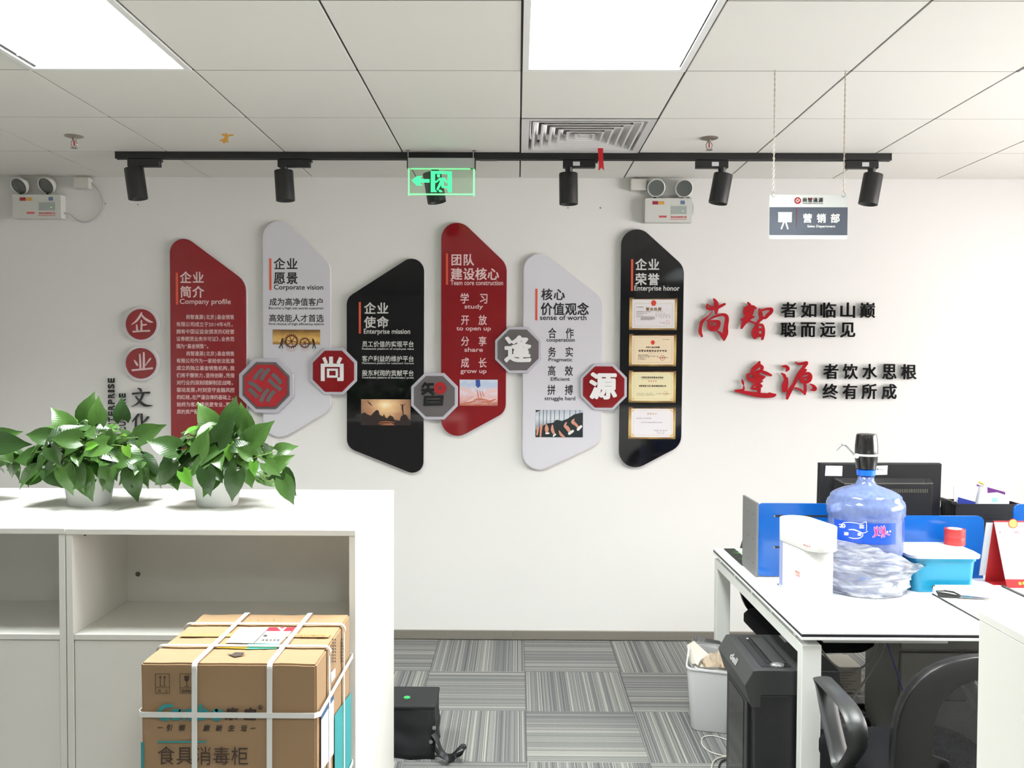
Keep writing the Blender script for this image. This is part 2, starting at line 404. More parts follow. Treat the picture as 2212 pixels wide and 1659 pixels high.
rails = rb.build('rail_and_seam_shade', RB, ce, kind='stuff')
# grid rails must not cross the light fittings: cut by leaving them above the troughs' rims (rims hide them)

# ------------------------------------------------------------------ recessed lights
WHT = M('white_enamel', (240, 240, 238), .35, var=.01)
ALU = M('bright_reflector', (236, 238, 242), .3, .0, var=.02, spec=.8)
TUB = M('lit_tube', (255, 255, 255), emit=(248, 255, 250), estr=TUBE)
def troffer(k, j0, label):
    x0, x1 = GX+.6*k+.004, GX+.6*k+.596; y1 = D-.6*j0-.003; y0 = y1-1.194
    t = thing('ceiling_light', label, 'ceiling light', ((x0+x1)/2, (y0+y1)/2, CEIL), 'recessed three-tube ceiling lights')
    fr = MB(); r = .022; z0 = CEIL-.004; z1 = CEIL+.13
    fr.box((x0, y0, z0), (x1, y0+r, z0+.004+.002)).box((x0, y1-r, z0), (x1, y1, z0+.006)).box((x0, y0+r, z0), (x0+r, y1-r, z0+.006)).box((x1-r, y0+r, z0), (x1, y1-r, z0+.006))
    fr.box((x0, y0, z0+.006), (x0+.004, y1, z1)).box((x1-.004, y0, z0+.006), (x1, y1, z1)).box((x0+.004, y0, z0+.006), (x1-.004, y0+.004, z1)).box((x0+.004, y1-.004, z0+.006), (x1-.004, y1, z1))
    fr.box((x0, y0, z1), (x1, y1, z1+.004)); fr.build('housing', WHT, t)
    w = (x1-x0-2*r)/3
    for i in range(3):
        cx = x0+r+w*(i+.5)
        MB().tube([(cx, y0+.03, CEIL+.078), (cx, y1-.03, CEIL+.078)], .013, 12).build('tube', TUB, t, smooth=True)
        rf = MB(); N = 8
        prof = [(cx-w/2+.0002+(w-.0004)*q/N, CEIL+.012+.100*(1-(2*q/N-1)**2)) for q in range(N+1)]
        rf.add([(x, y0+.006, z) for x, z in prof]+[(x, y1-.006, z) for x, z in prof], [(q, q+1, q+N+2, q+N+1) for q in range(N)])
        rf.build('reflector', ALU, t, smooth=True, fix=False)
    nb = 9
    for b in range(1, nb):
        yb = y0+(y1-y0)*b/nb; lv = MB()
        for i in range(3):
            cx = x0+r+w*(i+.5); h = w/2-.004
            v = []
            for q in range(7):
                u = -1+2*q/6; zz = CEIL+.012+.048*(1-u*u); v += [(cx+h*u, yb-.001, CEIL+.003), (cx+h*u, yb-.010*(1-u*u)-.002, zz), (cx+h*u, yb+.001, CEIL+.003), (cx+h*u, yb+.010*(1-u*u)+.002, zz)]
            f = []
            for q in range(6):
                a = 4*q; f += [(a, a+4, a+5, a+1), (a+2, a+3, a+7, a+6), (a+1, a+5, a+7, a+3), (a, a+2, a+6, a+4)]
            lv.add(v, f)
        lv.build('louver', ALU, t, fix=False)
    la = bpy.data.lights.new('louvered_lamp', 'AREA'); la.shape = 'RECTANGLE'; la.size = x1-x0-.06; la.size_y = y1-y0-.06; la.energy = LAMP; la.spread = math.radians(132); la.color = (.965, 1.0, .985)
    lo = bpy.data.objects.new('louvered_lamp', la); COL.objects.link(lo); lo.parent = t; lo.location = (0, 0, .001)
    return t
troffer(-3, 3, 'three-tube recessed ceiling light above the white storage cabinets')
troffer(0, 3, 'three-tube recessed ceiling light in line with the square air vent')
troffer(3, 3, 'three-tube recessed ceiling light above the white office desk')
troffer(3, 8, 'three-tube recessed ceiling light behind the photographer, right one'); troffer(0, 8, 'added unseen three-tube fill light in the ceiling straight behind the photographer')  # the straight-behind one is added, unseen, as fill for camera-facing fronts

# ------------------------------------------------------------------ air diffuser
x0, x1, y1 = GX+.004, GX+.596, D-.6; y0 = y1-.596
VW = M('vent_enamel', (216, 215, 214), .4, var=.01)
t = thing('air_vent', 'square white ceiling air vent with nested slanted louvers', 'air vent', ((x0+x1)/2, (y0+y1)/2, CEIL))
cx, cy = (x0+x1)/2, (y0+y1)/2
def sqring(mb, a, za, b, zb, th=.0015):
    v = []
    for h, z in ((a, za), (b, zb), (b, zb+th), (a, za+th)):
        v += [(cx-h, cy-h, z), (cx+h, cy-h, z), (cx+h, cy+h, z), (cx-h, cy+h, z)]
    f = [(4*r+i, 4*r+(i+1) % 4, 4*((r+1) % 4)+(i+1) % 4, 4*((r+1) % 4)+i) for r in range(4) for i in range(4)]
    return mb.add(v, f)
fr = MB(); sqring(fr, .296, CEIL-.003, .262, CEIL-.001, .003); sqring(fr, .262, CEIL-.001, .250, CEIL+.05); fr.build('rim', VW, t, fix=False)
for q in range(6):
    a = .247-.040*q; lv = MB(); sqring(lv, a, CEIL-.001, a-.009, CEIL-.001, .002); sqring(lv, a-.009, CEIL-.001, a-.030, CEIL+.030, .0018); lv.build('louver', VW, t, fix=False)
B((cx-.022, cy-.022, CEIL+.001), (cx+.022, cy+.022, CEIL+.004)).build('centre_plate', VW, t)
B((x0, y0, CEIL+.09), (x1, y1, CEIL+.10)).build('duct_cover', M('duct_dark', (60, 60, 60), .8), t)

# ------------------------------------------------------------------ track lights
BK = M('matte_black_metal', (17, 18, 19), .45, var=.05)
YR = PZ(1100, 329, CEIL).y
xa, xb = PZ(244, 325, CEIL).x, PZ(1927, 331, CEIL).x
YT = YR+.02
t = thing('track_rail', 'long black lighting track fixed along the ceiling', 'light track', ((xa+xb)/2, YT, CEIL))
rl = MB()
for (a, b) in ((xa+.006, (xa+xb)/2-.002), ((xa+xb)/2-.002, xb-.006)):
    rl.box((a, YT-.018, CEIL-.034), (b, YT-.012, CEIL)).box((a, YT+.012, CEIL-.034), (b, YT+.018, CEIL)).box((a, YT-.012, CEIL-.006), (b, YT+.012, CEIL)).box((a, YT-.012, CEIL-.034), (b, YT-.006, CEIL-.031)).box((a, YT+.006, CEIL-.034), (b, YT+.012, CEIL-.031))
rl.build('rail', BK, t)
for x in (xa, xb-.006): B((x, YT-.0185, CEIL-.035), (x+.006, YT+.0185, CEIL)).build('end_cap', BK, t)
jx = PZ(1055, 331, CEIL).x; B((jx-.045, YT-.0195, CEIL-.0355), (jx+.045, YT+.0195, CEIL-.028)).build('joint_cover', BK, t)
# (stem px, cylinder top px, top py, bottom px, bottom py, adapter direction, sticker)
SP = [(293, 292, 366, 301, 431, 1, 0), (616, 615, 370, 619, 434, 1, 0), (941, 934, 374, 945, 437, 1, 0), (1228, 1227, 374, 1228, 440, 1, 1), (1556, 1559, 375, 1548, 437, -1, 1), (1876, 1880, 374, 1869, 438, -1, 1)]
SL = ['tilted black spotlight at the far left end of the track', 'black spotlight second from the left on the track, pointing straight down', 'black spotlight seen through the green exit sign', 'upright black spotlight right beside the red ribbon', 'tilted black spotlight beside the right emergency lamp', 'tilted black spotlight to the right of the hanging sign']
PLR = Pl(1106, 350, YT)
for (sx, tx, ty, bx, by, dr, st), lab in zip(SP, SL):
    top = PLR(tx, ty); bot = PLR(bx, by); bx_ = PLR(sx, 341)
    t = thing('track_spotlight', lab, 'spotlight', (bx_.x, YT, CEIL-.034), 'black spotlights along the ceiling track')
    X = bx_.x; a, b = sorted((X-.03*dr, X+.135*dr))
    B((a, YT-.016, CEIL-.075), (b, YT+.016, CEIL-.0345)).build('adapter', BK, t, bevel=.003, bseg=1)
    B((X+.132*dr-.004, YT-.02, CEIL-.05), (X+.132*dr+.014, YT+.006, CEIL-.040)).build('latch', BK, t)
    if st: B((X+.02*dr, YT-.0168, CEIL-.066), (X+.055*dr, YT-.0162, CEIL-.045)).build('sticker', M('sticker_white', (215, 215, 215), .5), t)
    z = (bot-top).normalized(); rotm = Vector((0, 0, -1)).rotation_difference(z).to_matrix(); Ln = (bot-top).length
    MB().lathe([(.020, 0), (.018, -.02), (.009, -.045), (.008, -.075)], (X, YT, CEIL-.072), 16).build('stem', BK, t, smooth=True)
    R = .0475
    MB().lathe([(.030, -.012), (R-.004, -.012), (R-.002, -.004), (R-.001, 0), (R, -.003), (R, -Ln), (R-.003, -Ln-.001), (R-.006, -Ln+.004), (.028, -Ln+.03), (.0, -Ln+.032)], top, 28, ax=rotm).build('barrel', BK, t, smooth=True)
    MB().lathe([(.0, -Ln+.031), (.024, -Ln+.031), (.024, -Ln+.028), (.0, -Ln+.028)], top, 20, ax=rotm).build('lens', M('spot_lens', (180, 180, 175), .2), t)

# ------------------------------------------------------------------ green exit sign
YE = PZ(1026, 325, CEIL).y
P = Pl(954, 380, YE)
def E_(x, y, d=0): return P(860+x/11.06, 310+y/11.06, d)
t = thing('exit_sign', 'glowing green running-man exit sign on clear acrylic', 'exit sign', (P.a.x, YE, P.a.z))
MB().prism([(245, 370), (1825, 370), (1825, 600), (245, 600)], E_, -.018, .018).build('housing', M('brushed_aluminium', (186, 190, 187), .4, .5, var=.03), t)
for a in ((222, 345, 247, 605), (1826, 365, 1848, 625)):
    MB().prism([(a[0], a[1]), (a[2], a[1]), (a[2], a[3]), (a[0], a[3])], E_, -.019, .019).build('end_plate', BK, t)
MB().prism([(250, 600), (1820, 600), (1820, 1240), (250, 1240)], E_, -.004, .003).build('acrylic_plate', clear('exit_acrylic', (240, 253, 242), .03, .03), t)
GE = M('exit_edge_glow', (150, 255, 180), emit=(120, 255, 155), estr=1.0)
eg = MB()
for a in ((245, 600, 275, 1240), (1790, 610, 1825, 1250), (250, 1195, 1820, 1225), (300, 598, 1720, 618)):
    eg.prism([(a[0], a[1]), (a[2], a[1]), (a[2], a[3]), (a[0], a[3])], E_, -.005, .0035)
eg.build('lit_edge', GE, t)
GG = M('exit_graphic', (60, 240, 150), emit=(75, 255, 155), estr=.95)
g = MB()
for poly in ([(330, 890), (450, 785), (580, 785), (520, 852), (755, 855), (755, 935), (520, 935), (580, 1005), (455, 1005)], [(785, 660), (1282, 672), (1282, 1165), (1205, 1165), (1185, 1110), (1185, 730), (885, 730), (885, 1100), (935, 1160), (785, 1160)],
             [(965, 1125), (985, 1105), (1030, 1110), (1072, 1160), (1000, 1165)]):
    g.prism(poly, E_, .0035, .0042)
g.prism(circ(968, 775, 38), E_, .0036, .0043)
for k, s in enumerate(([(990, 850, 45), (1050, 848, 60), (1100, 845, 45)], [(1030, 860, 80), (1045, 900, 95), (1060, 960, 70)], [(995, 840, 35), (935, 905, 42), (890, 922, 48)], [(1095, 840, 42), (1135, 890, 45), (1155, 925, 42)],
          [(1025, 940, 70), (985, 1010, 55), (945, 1090, 50)], [(1062, 950, 65), (1065, 1035, 55)], [(1060, 1040, 45), (1120, 1042, 45), (1180, 1045, 46)])):
    stroke(g, s, E_, .0036, .0042+.00004*k, 3)
g.build('running_man_graphic', GG, t)
ST = M('galvanised_steel', (175, 175, 172), .35, .8)
for x in (240, 1790): MB().tube([E_(x, 372), Vector((E_(x, 0).x, YE, CEIL))], .0028, 8).build('rod', ST, t)
for x in (235, 1810): MB().lathe([(.012, 0), (.008, -.003), (.003, -.006)], (E_(x, 0).x, YE, CEIL), 12).build('ceiling_cup', ST, t)

# ------------------------------------------------------------------ sales department sign
P = Pl(1746, 467, 3.10)
def S_(x, y, d=0): return P(1640+x/10.53, 400+y/10.53, d)
t = thing('hanging_sign', 'hanging office sign with easel icon and grey band on two chains', 'hanging sign', tuple(P(1746, 467)))
MB().prism(rrect(240, 225, 1992, 1222, 45), S_, -.002, .001).build('board', M('sign_acrylic', (232, 236, 233), .2, coat=.3, var=.01), t, label='white acrylic board')
MB().prism([(238, 505), (1998, 505), (1998, 1132), (238, 1132)], S_, .001, .0016).build('band', M('sign_slate', (84, 90, 101), .12, var=.05), t, label='slate grey band')
w_ = M('print_white', (240, 240, 240), .4, var=.01)
g = MB(); g.prism([(430, 618), (748, 618), (748, 640), (742, 645), (742, 845), (435, 845), (435, 645), (430, 640)], S_, .0017, .0021)
stroke(g, [(565, 840, 34), (510, 990, 34)], S_, .0017, .0022, 1); stroke(g, [(605, 840, 34), (655, 990, 34)], S_, .0017, .00225, 1)
g.build('easel_icon', w_, t); g = MB()
cjk(g, '营销部', 995, 1820, 652, 848, S_, .0018, .03); latin(g, 'Sales Department', 1095, 1722, 957, 52, S_, .0018, .02)
g.build('department_text', w_, t, fix=False)
g = MB()
for a, b in (((505, 790), (550, 730)), ((550, 730), (635, 765)), ((635, 765), (670, 680))): bar(g, *a, *b, 10, S_, .0022, .0024)
for c in ((505, 792), (550, 730), (635, 768), (672, 680)): g.prism(circ(*c, 14, 12), S_, .0023, .0025)
g.build('chart_line', M('print_grey', (190, 195, 198), .4), t)
MB().prism([(840, 515), (862, 515), (857, 970), (846, 970)], S_, .0017, .0019).build('red_divider', M('print_darkred', (110, 45, 55), .4), t)
g = MB(); cjk(g, '尚智逢源', 980, 1440, 290, 390, S_, .0013, .025); latin(g, 'SHANGZHI FENGYUAN', 985, 1438, 430, 22, S_, .0013, .02)
g.build('company_name', M('print_black', (32, 32, 36), .35, var=.02), t)
RED = M('logo_red', (158, 24, 34), .25, var=.02)
g = MB(); g.prism(octa(870, 357, 74), S_, .0012, .0016); g.prism(circ(1182, 312, 22, 16), S_, .0014, .0018); g.build('logo', RED, t)
LOGO = [[(255, 430), (215, 470), (185, 515)], [(308, 430), (270, 470), (240, 520)], [(330, 470), (370, 505), (402, 545)], [(300, 515), (350, 560), (400, 598)],
        [(140, 535), (195, 565), (245, 608)], [(142, 590), (180, 620), (213, 658)], [(300, 590), (262, 640), (238, 692)], [(348, 605), (315, 645), (290, 690)]]
g = MB()
for s in LOGO: stroke(g, [(870+(x-272)*.36, 357+(y-560)*.36, 9) for x, y in s], S_, .0017, .0019, 2, False)
g.build('logo_bars', w_, t)
CH = M('chain_metal', (214, 205, 190), .3, .7)
for cx_, ty in ((325, 0), (1915, 0)):
    a = S_(cx_ if cx_ < 900 else 1905, 225); top = Vector((a.x, 3.10, CEIL)); n = 46
    MB().tube([top, a+Vector((0, 0, .012))], .0012, 6).build('chain_core', CH, t)
    ch = MB()
    for i in range(n):
        p = top.lerp(a+Vector((0, 0, .012)), (i+.5)/n); h = .0055
        rr = [(math.cos(q*PI/4)*.003, math.sin(q*PI/4)*h) for q in range(8)]
        ch.tube([p+(Vector((u, 0, v)) if i % 2 else Vector((0, u, v))) for u, v in rr], .0009, 4, closed=True)
    ch.build('chain', CH, t, kind='stuff')
    rr = [a+Vector((math.cos(q*PI/6)*.006, math.sin(q*PI/6)*.003, .002+math.sin(q*PI/6)*.011)) for q in range(12)]
    MB().tube(rr, .0009, 5, closed=True).build('ring', ST, t)

# ------------------------------------------------------------------ small ceiling things
def sprinkler(px, py, lab):
    c = PZ(px, py, CEIL); t = thing('fire_sprinkler', lab, 'sprinkler', c, 'ceiling fire sprinklers'); s = Vector(c)
    cm = M('sprinkler_chrome', (165, 158, 148), .28, .85)
    MB().lathe([(.042, 0), (.042, -.002), (.025, -.008), (.012, -.010)], s, 24).build('rosette', cm, t, smooth=True)
    fm = MB().lathe([(.009, -.010), (.009, -.022)], s, 12)
    for k in (-1, 1): fm.tube([s+Vector((.008*k, 0, -.02)), s+Vector((.015*k, 0, -.032)), s+Vector((.012*k, 0, -.045)), s+Vector((.003*k, 0, -.055))], .0022, 6)
    fm.build('frame', cm, t, smooth=True)
    MB().lathe([(.0, -.022), (.003, -.024), (.003, -.044), (0, -.046)], s, 10).build('glass_bulb', M('sprinkler_red', (190, 20, 20), .2), t)
    MB().lathe([(.015, -.056), (.016, -.058), (.004, -.060)], s, 16).build('deflector', cm, t)
sprinkler(160, 294, 'pendant fire sprinkler above the left emergency light')
sprinkler(1532, 298, 'pendant fire sprinkler near the right end of the track')
c = PZ(489, 298, CEIL); g = MB()
mp = lambda x, y, d=0: Vector((PZ(x, y, CEIL).x, PZ(x, y, CEIL).y, CEIL-d-.0003))
for s in ([(488, 291, 7), (489, 298, 9), (484, 305, 8)], [(486, 292, 4), (480, 290, 3)], [(490, 293, 4), (498, 292, 3), (504, 291, 2)], [(486, 304, 5), (480, 302, 3), (475, 304, 2)], [(487, 304, 5), (493, 306, 2)]):
    stroke(g, s, mp, 0, .0008, 3)
g.build('ceiling_sticker', M('orange_vinyl', (225, 165, 50), .5), label='small orange irregular sticker stuck on a ceiling tile', cat='sticker')
P = Pl(1297, 343, PZ(1297, 320, CEIL).y)
MB().prism([(1291, 319), (1302.5, 319), (1303, 345), (1305, 368), (1299, 362), (1293.5, 369), (1293, 345)], P, 0, .0012).build('ribbon_streamer', M('red_satin', (186, 24, 34), .4), label='short red forked ribbon hanging in front of the track', cat='ribbon')

# ------------------------------------------------------------------ emergency lights
EW = M('emergency_enamel', (212, 214, 208), .4, var=.01)
def emergency(x0, y0, x1, y1, heads, conduit, lab, cable, sgn):
    P = Pl((x0+x1)/2, (y0+y1)/2, D); W = x1-x0; Hh = y1-y0
    t = thing('emergency_light', lab, 'emergency light', P((x0+x1)/2, y1), 'twin-head emergency lights')
    MB().prism([(x0, y0), (x1, y0), (x1, y1), (x0, y1)], P, 0, .055).build('battery_box', EW, t, bevel=.003)
    q = lambda u, v: (x0+W*u, y0+Hh*v)
    def rect(n, m, u0, v0, u1, v1, dd=.0012): MB().prism([q(u0, v0), q(u1, v0), q(u1, v1), q(u0, v1)], P, .055, .055+dd).build(n, m, t)
    rect('red_sticker', M('label_maroon', (140, 30, 50), .5), .16, .13, .28, .27); rect('gold_sticker', M('label_gold', (205, 155, 70), .5), .29, .14, .41, .27)
    rect('blue_sticker', M('label_blue', (95, 115, 150), .5), .75, .11, .84, .26)
    rect('status_panel', M('panel_greygreen', (165, 172, 168), .4), .55, .33, .88, .67)
    MB().prism(circ(*q(.80, .54), .9, 10), P, .0563, .0580).build('status_lamp', M('status_green', (120, 255, 150), emit=(150, 255, 170), estr=1.5), t)
    g = MB(); cjk(g, '消防应急照明灯具', *[q(.54, 0)[0], q(.88, 0)[0]], q(0, .74)[1], q(0, .83)[1], P, .0555, .02); g.prism([q(.53, .87), q(.88, .87), q(.88, .89), q(.53, .89)], P, .055, .0556)
    g.prism([q(.30, .73), q(.46, .73), q(.46, .81), q(.30, .81)], P, .055, .0556)
    g.build('red_print', M('print_red', (190, 70, 75), .5), t)
    for hx, hy, tilt in heads:
        c = P(hx, hy, .05); R = .052; ax = Matrix.Rotation(tilt[1], 3, 'Y') @ Matrix.Rotation(tilt[0], 3, 'X')
        MB().lathe([(.018, -.05), (.035, -.042), (R-.004, -.015), (R, .0), (R, .006), (R-.005, .008), (R-.007, .004)], c, 28, ax=ax).build('lamp_head', EW, t, smooth=True)
        MB().lathe([(0, -.022), (.008, -.022), (.02, -.016), (.036, -.004), (R-.007, .0045)], c, 28, ax=ax).build('reflector_bowl', M('lamp_reflector', (92, 95, 93), .3, .7), t, smooth=True)
        MB().lathe([(0, .004), (.008, .002), (.010, -.008), (.006, -.02)], c, 12, ax=ax).build('bulb', M('bulb_glass', (225, 225, 225), .1), t, smooth=True)
        a = P(hx-1, y0, .025); B((a.x-.007, a.y-.008, a.z-.001), (a.x+.007, a.y+.008, a.z+.022)).build('bracket', BK, t)
    cx_, cy_ = conduit; a = PY(cx_, cy_, D)
    j = B((a.x-.045, D-.05, CEIL-.075), (a.x+.045, D-.001, CEIL-.012)).build('junction_box', M('junction_plastic', (212, 210, 203), .45), label='small white junction box beside the %s emergency light' % sgn, cat='junction box', bevel=.004)
    pts = [P(x, y, d) for x, y, d in cable]
    MB().tube([Vector(p) for p in catmull([tuple(p) for p in pts], 5)], .0042, 8).build('power_cable', M('cable_grey', (188, 184, 190), .5), smooth=True, label='thin pale cable feeding the %s emergency light' % sgn, cat='cable')
tl = (PI/2-.55, -.25)
emergency(38, 424, 143, 475, [(53, 406, (PI*.5+.55, .28)), (111, 405, (PI*.5+.55, .32))], (184, 387), 'twin-head emergency light at the far left with a looping cable', [(145, 462, .03), (158, 465, .025), (172, 477, .02), (190, 480, .015), (212, 468, .012), (224, 445, .012), (220, 420, .012), (205, 400, .015), (193, 393, .025), (186, 391, .03)], 'left')
emergency(1390, 432, 1491, 483, [(1414, 410, (PI*.5+.35, -.12)), (1473, 411, (PI*.5+.35, -.12))], (1377, 389), 'twin-head emergency light above the black honour panel', [(1380, 396, .03), (1385, 404, .02), (1395, 412, .008), (1420, 424, .006), (1460, 424, .006), (1482, 424, .006), (1492, 432, .006), (1496, 448, .006), (1495, 462, .006), (1491, 471, .01)], 'right')
for x, y, w in ((298, 442, 'below the leftmost track spotlight'), (1227, 449, 'right below the upright track spotlight'), (1297, 449, 'below the red ribbon'), (228, 440, 'inside the loop of the left cable')):
    p = PY(x, y, D); MB().lathe([(.004, 0), (.003, .004), (0, .005)], p, 10, ax=Matrix.Rotation(PI/2, 3, 'X')).build('wall_plug', M('plug_grey', (120, 118, 112), .6), label='tiny grey screw plug left in the wall ' + w, cat='wall plug', group='screw plugs in the wall')

# ================================================================== culture wall
PW = Pl(1117, 750, D-.025)
def W_(x, y, d=0):                                   # on the panels' face plane; d towards the room
    return PW(x, y, d)
C_RED, C_BLK, C_WHT = (124, 22, 28), (24, 24, 27), (222, 221, 228)
ACR = {'r': M('red_acrylic', C_RED, .08, spec=.4, var=.03), 'k': M('black_acrylic', (15, 15, 18), .06, spec=.4, var=.03), 'w': M('white_acrylic', C_WHT, .12, coat=.4, var=.008)}
PVC = M('white_foam_board', (225, 222, 226), .5, var=.01)
TXT = {'r': M('print_pinkwhite', (226, 196, 196), .4, var=.02), 'k': M('print_lightgrey', (205, 205, 203), .4, var=.02), 'w': M('print_ink', (18, 18, 24), .35, var=.02)}
ORG = M('print_orange', (204, 78, 50), .4, var=.03)
def panel(lab, kind, outline):
    xs = [p[0] for p in outline]; ys = [p[1] for p in outline]
    t = thing('wall_panel', lab, 'wall panel', W_((min(xs)+max(xs))/2, max(ys)-20), 'tall slanted culture panels on the wall')
    poly = round_poly(outline)
    MB().prism(grow(poly, 1.6), W_, -.0245, -.004).build('backing_board', PVC, t)
    MB().prism(poly, W_, -.0039, 0).build('face', ACR[kind], t)
    return t
def orange_bar(t, x0, y0, x1, y1): MB().prism([(x0, y0), (x1, y0), (x1, y1), (x0, y1)], W_, 0, .0012).build('accent_bar', ORG, t)
def words(t, kind, name, lines):
    mb = MB()
    for L in lines:
        if L[0] == 'c': cjk(mb, L[1], *L[2:6], W_, .0005, L[6] if len(L) > 6 else .013)
        else: latin(mb, L[1], *L[2:6], W_, .0005, L[6] if len(L) > 6 else .013)
    return mb.build(name, TXT[kind], t, fix=False)
p1 = panel('dark red company profile panel with a long white paragraph', 'r', [(367, 490, 30), (531, 611, 40), (531, 925, 34), (367, 1003, 30)])
orange_bar(p1, 379.5, 592, 384.5, 661)
words(p1, 'r', 'heading', [('c', '企业', 389, 440, 590, 614, .020), ('c', '简介', 389, 440, 621, 645, .020), ('l', 'Company profile', 388, 498, 659, 10.5)])
BODY = ['尚智逢源(北京)基金销售', '有限公司成立于2014年4月，', '拥有中国证监会颁发的《经营', '证券期货业务许可证》，业务范', '围为“基金销售”。', '尚智逢源(北京)基金销售', '有限公司作为一家经依法批准', '成立的独立基金销售机构，我', '们将不懈努力、坚持创新，凭借', '对行业的深刻理解制定战略，', '驱动发展，时刻坚守金融风控', '的红线，在严谨自律的基础上，', '始终为客户提供更专业、更优', '质的资产配置服务。']
words(p1, 'r', 'body_text', [('c', s, 401 if i in (0, 5) else 380, 452 if i == 4 else (462 if i == 13 else 505.5), 687.3+15.77*i-4.9, 687.3+15.77*i+4.9, .012) for i, s in enumerate(BODY)])
p2 = panel('white corporate vision panel with a golden gears picture', 'w', [(568, 436, 34), (712, 573, 40), (712, 887, 30), (568, 972, 35)])
orange_bar(p2, 582, 561, 586.5, 629)
words(p2, 'w', 'heading', [('c', '企业', 592, 643, 560, 584, .020), ('c', '愿景', 592, 643, 590, 615, .020), ('l', 'Corporate vision', 592, 698, 627.5, 10.5)])
words(p2, 'w', 'body_text', [('c', '成为高净值客户', 582, 699, 646, 662), ('l', 'Become a high net worth customer', 580.5, 699.5, 669.8, 4.6), ('c', '高效能人才首选', 581, 699, 681, 697), ('l', 'First choice of high efficiency talents', 580.5, 699.5, 704, 4.6)])
p3 = panel('black enterprise mission panel with a sunset mountain picture', 'k', [(749, 645, 27), (916, 538, 27), (915, 1034, 24), (749, 968.5, 26)])
orange_bar(p3, 775, 654, 779.5, 722)
words(p3, 'k', 'heading', [('c', '企业', 787, 839, 655, 679, .020), ('c', '使命', 787, 839, 685, 709, .020), ('l', 'Enterprise mission', 786, 886, 722, 10.5)])
words(p3, 'k', 'body_text', [('c', '员工价值的实现平台', 782, 894, 738, 750.5), ('l', 'Realization platform of employee value', 782, 894, 756.5, 4), ('c', '客户利益的维护平台', 782, 894, 769.5, 782), ('l', "Maintenance platform for customers' interests", 782, 894, 787.5, 4),
      ('c', '股东利润的贡献平台', 782, 894, 800.5, 813), ('l', "Contribution platform of shareholders' profits", 782, 894, 818.7, 4)])
p4 = panel('red team core construction panel between two octagon signs', 'r', [(953, 438, 34), (1094, 571.7, 36), (1093, 890, 28), (953, 967, 36)])
orange_bar(p4, 963, 549, 967.5, 616)
words(p4, 'r', 'heading', [('c', '团队', 974, 1023, 550, 574, .020), ('c', '建设核心', 974, 1077, 580, 605, .020), ('l', 'Team core construction', 973, 1086, 616.5, 10)])
words(p4, 'r', 'body_text', [('c', '学 习', 994, 1054, 634, 656), ('l', 'study', 1003.5, 1043, 667, 9), ('c', '开 放', 996, 1051, 681, 702), ('l', 'to open up', 986, 1060, 714, 9), ('c', '分 享', 996, 1051, 727, 747), ('l', 'share', 1003.5, 1043, 760, 9), ('c', '成 长', 996, 1051, 773, 794), ('l', 'grow up', 995, 1051, 806, 9)])
p5 = panel('white sense of worth panel with a raised thumbs picture', 'w', [(1131, 515, 34), (1299, 643.6, 34), (1299, 955, 34), (1130, 1035, 36)])
orange_bar(p5, 1156, 624, 1160.5, 692)
words(p5, 'w', 'heading', [('c', '核心', 1169, 1219, 624, 648, .020), ('c', '价值观念', 1168, 1271, 654, 680, .020), ('l', 'sense of worth', 1166, 1266, 691, 10.5)])
words(p5, 'w', 'body_text', [('c', '合 作', 1184, 1239, 708, 730), ('l', 'cooperation', 1180.5, 1241, 737.6, 8), ('c', '务 实', 1184, 1238, 749, 770), ('l', 'Pragmatic', 1185, 1236, 780, 7.5), ('c', '高 效', 1183.5, 1237.5, 789.5, 811), ('l', 'Efficient', 1190, 1231, 822, 7.5), ('c', '拼 搏', 1183, 1238, 831, 852), ('l', 'struggle hard', 1177, 1243, 864, 8)])
p6 = panel('black enterprise honor panel with four framed certificates', 'k', [(1340, 454, 34), (1475, 575, 34), (1472.5, 961, 34), (1338, 1033, 36)])
orange_bar(p6, 1361.5, 560, 1366, 628)
words(p6, 'k', 'heading', [('c', '企业', 1371, 1422, 559, 583, .020), ('c', '荣誉', 1371, 1422, 590, 615, .020), ('l', 'Enterprise honor', 1369, 1466, 627, 10.5)])

def rect_(x0, y0, x1, y1): return [(x0, y0), (x1, y0), (x1, y1), (x0, y1)]
# picture: gears and two pushing figures
def G_(x, y, d=0): return W_(500+x/3.687, 680+y/3.687, d)
INK = M('picture_dark', (38, 26, 20), .4)
MB().prism(rect_(328, 125, 706, 243), G_, 0, .0010).build('gears_picture', ramp_mat('gear_sky', [(0, (122, 84, 36)), (.25, (230, 190, 112)), (.55, (204, 158, 84)), (1, (118, 86, 46))], 2, .6, 3), p2)
g = MB()
def gear(cx, cy, R, n):
    o = [];
    for i in range(n):
        for da, r in ((-.28, R*.84), (-.16, R), (.16, R), (.28, R*.84)):
            a = 2*PI*(i+da)/n; o.append((cx+r*math.cos(a), cy+r*math.sin(a)))
    L = o; K = [(cx+R*.66*(x-cx)/math.hypot(x-cx, y-cy), cy+R*.66*(y-cy)/math.hypot(x-cx, y-cy)) for x, y in o]
    g.strip(L+[L[0]], K+[K[0]], G_, .0012, .0017)
    for i in range(6): a = PI*i/3+.2; bar(g, cx, cy, cx+R*.7*math.cos(a), cy+R*.7*math.sin(a), R*.09, G_, .0012, .0016)
    g.prism(circ(cx, cy, R*.2, 12), G_, .0012, .0018)
gear(477, 217, 60, 20); gear(583, 230, 46, 18)
g.build('gears', M('picture_bronze', (92, 46, 24), .4, var=.2, scale=60), p2)
g = MB()
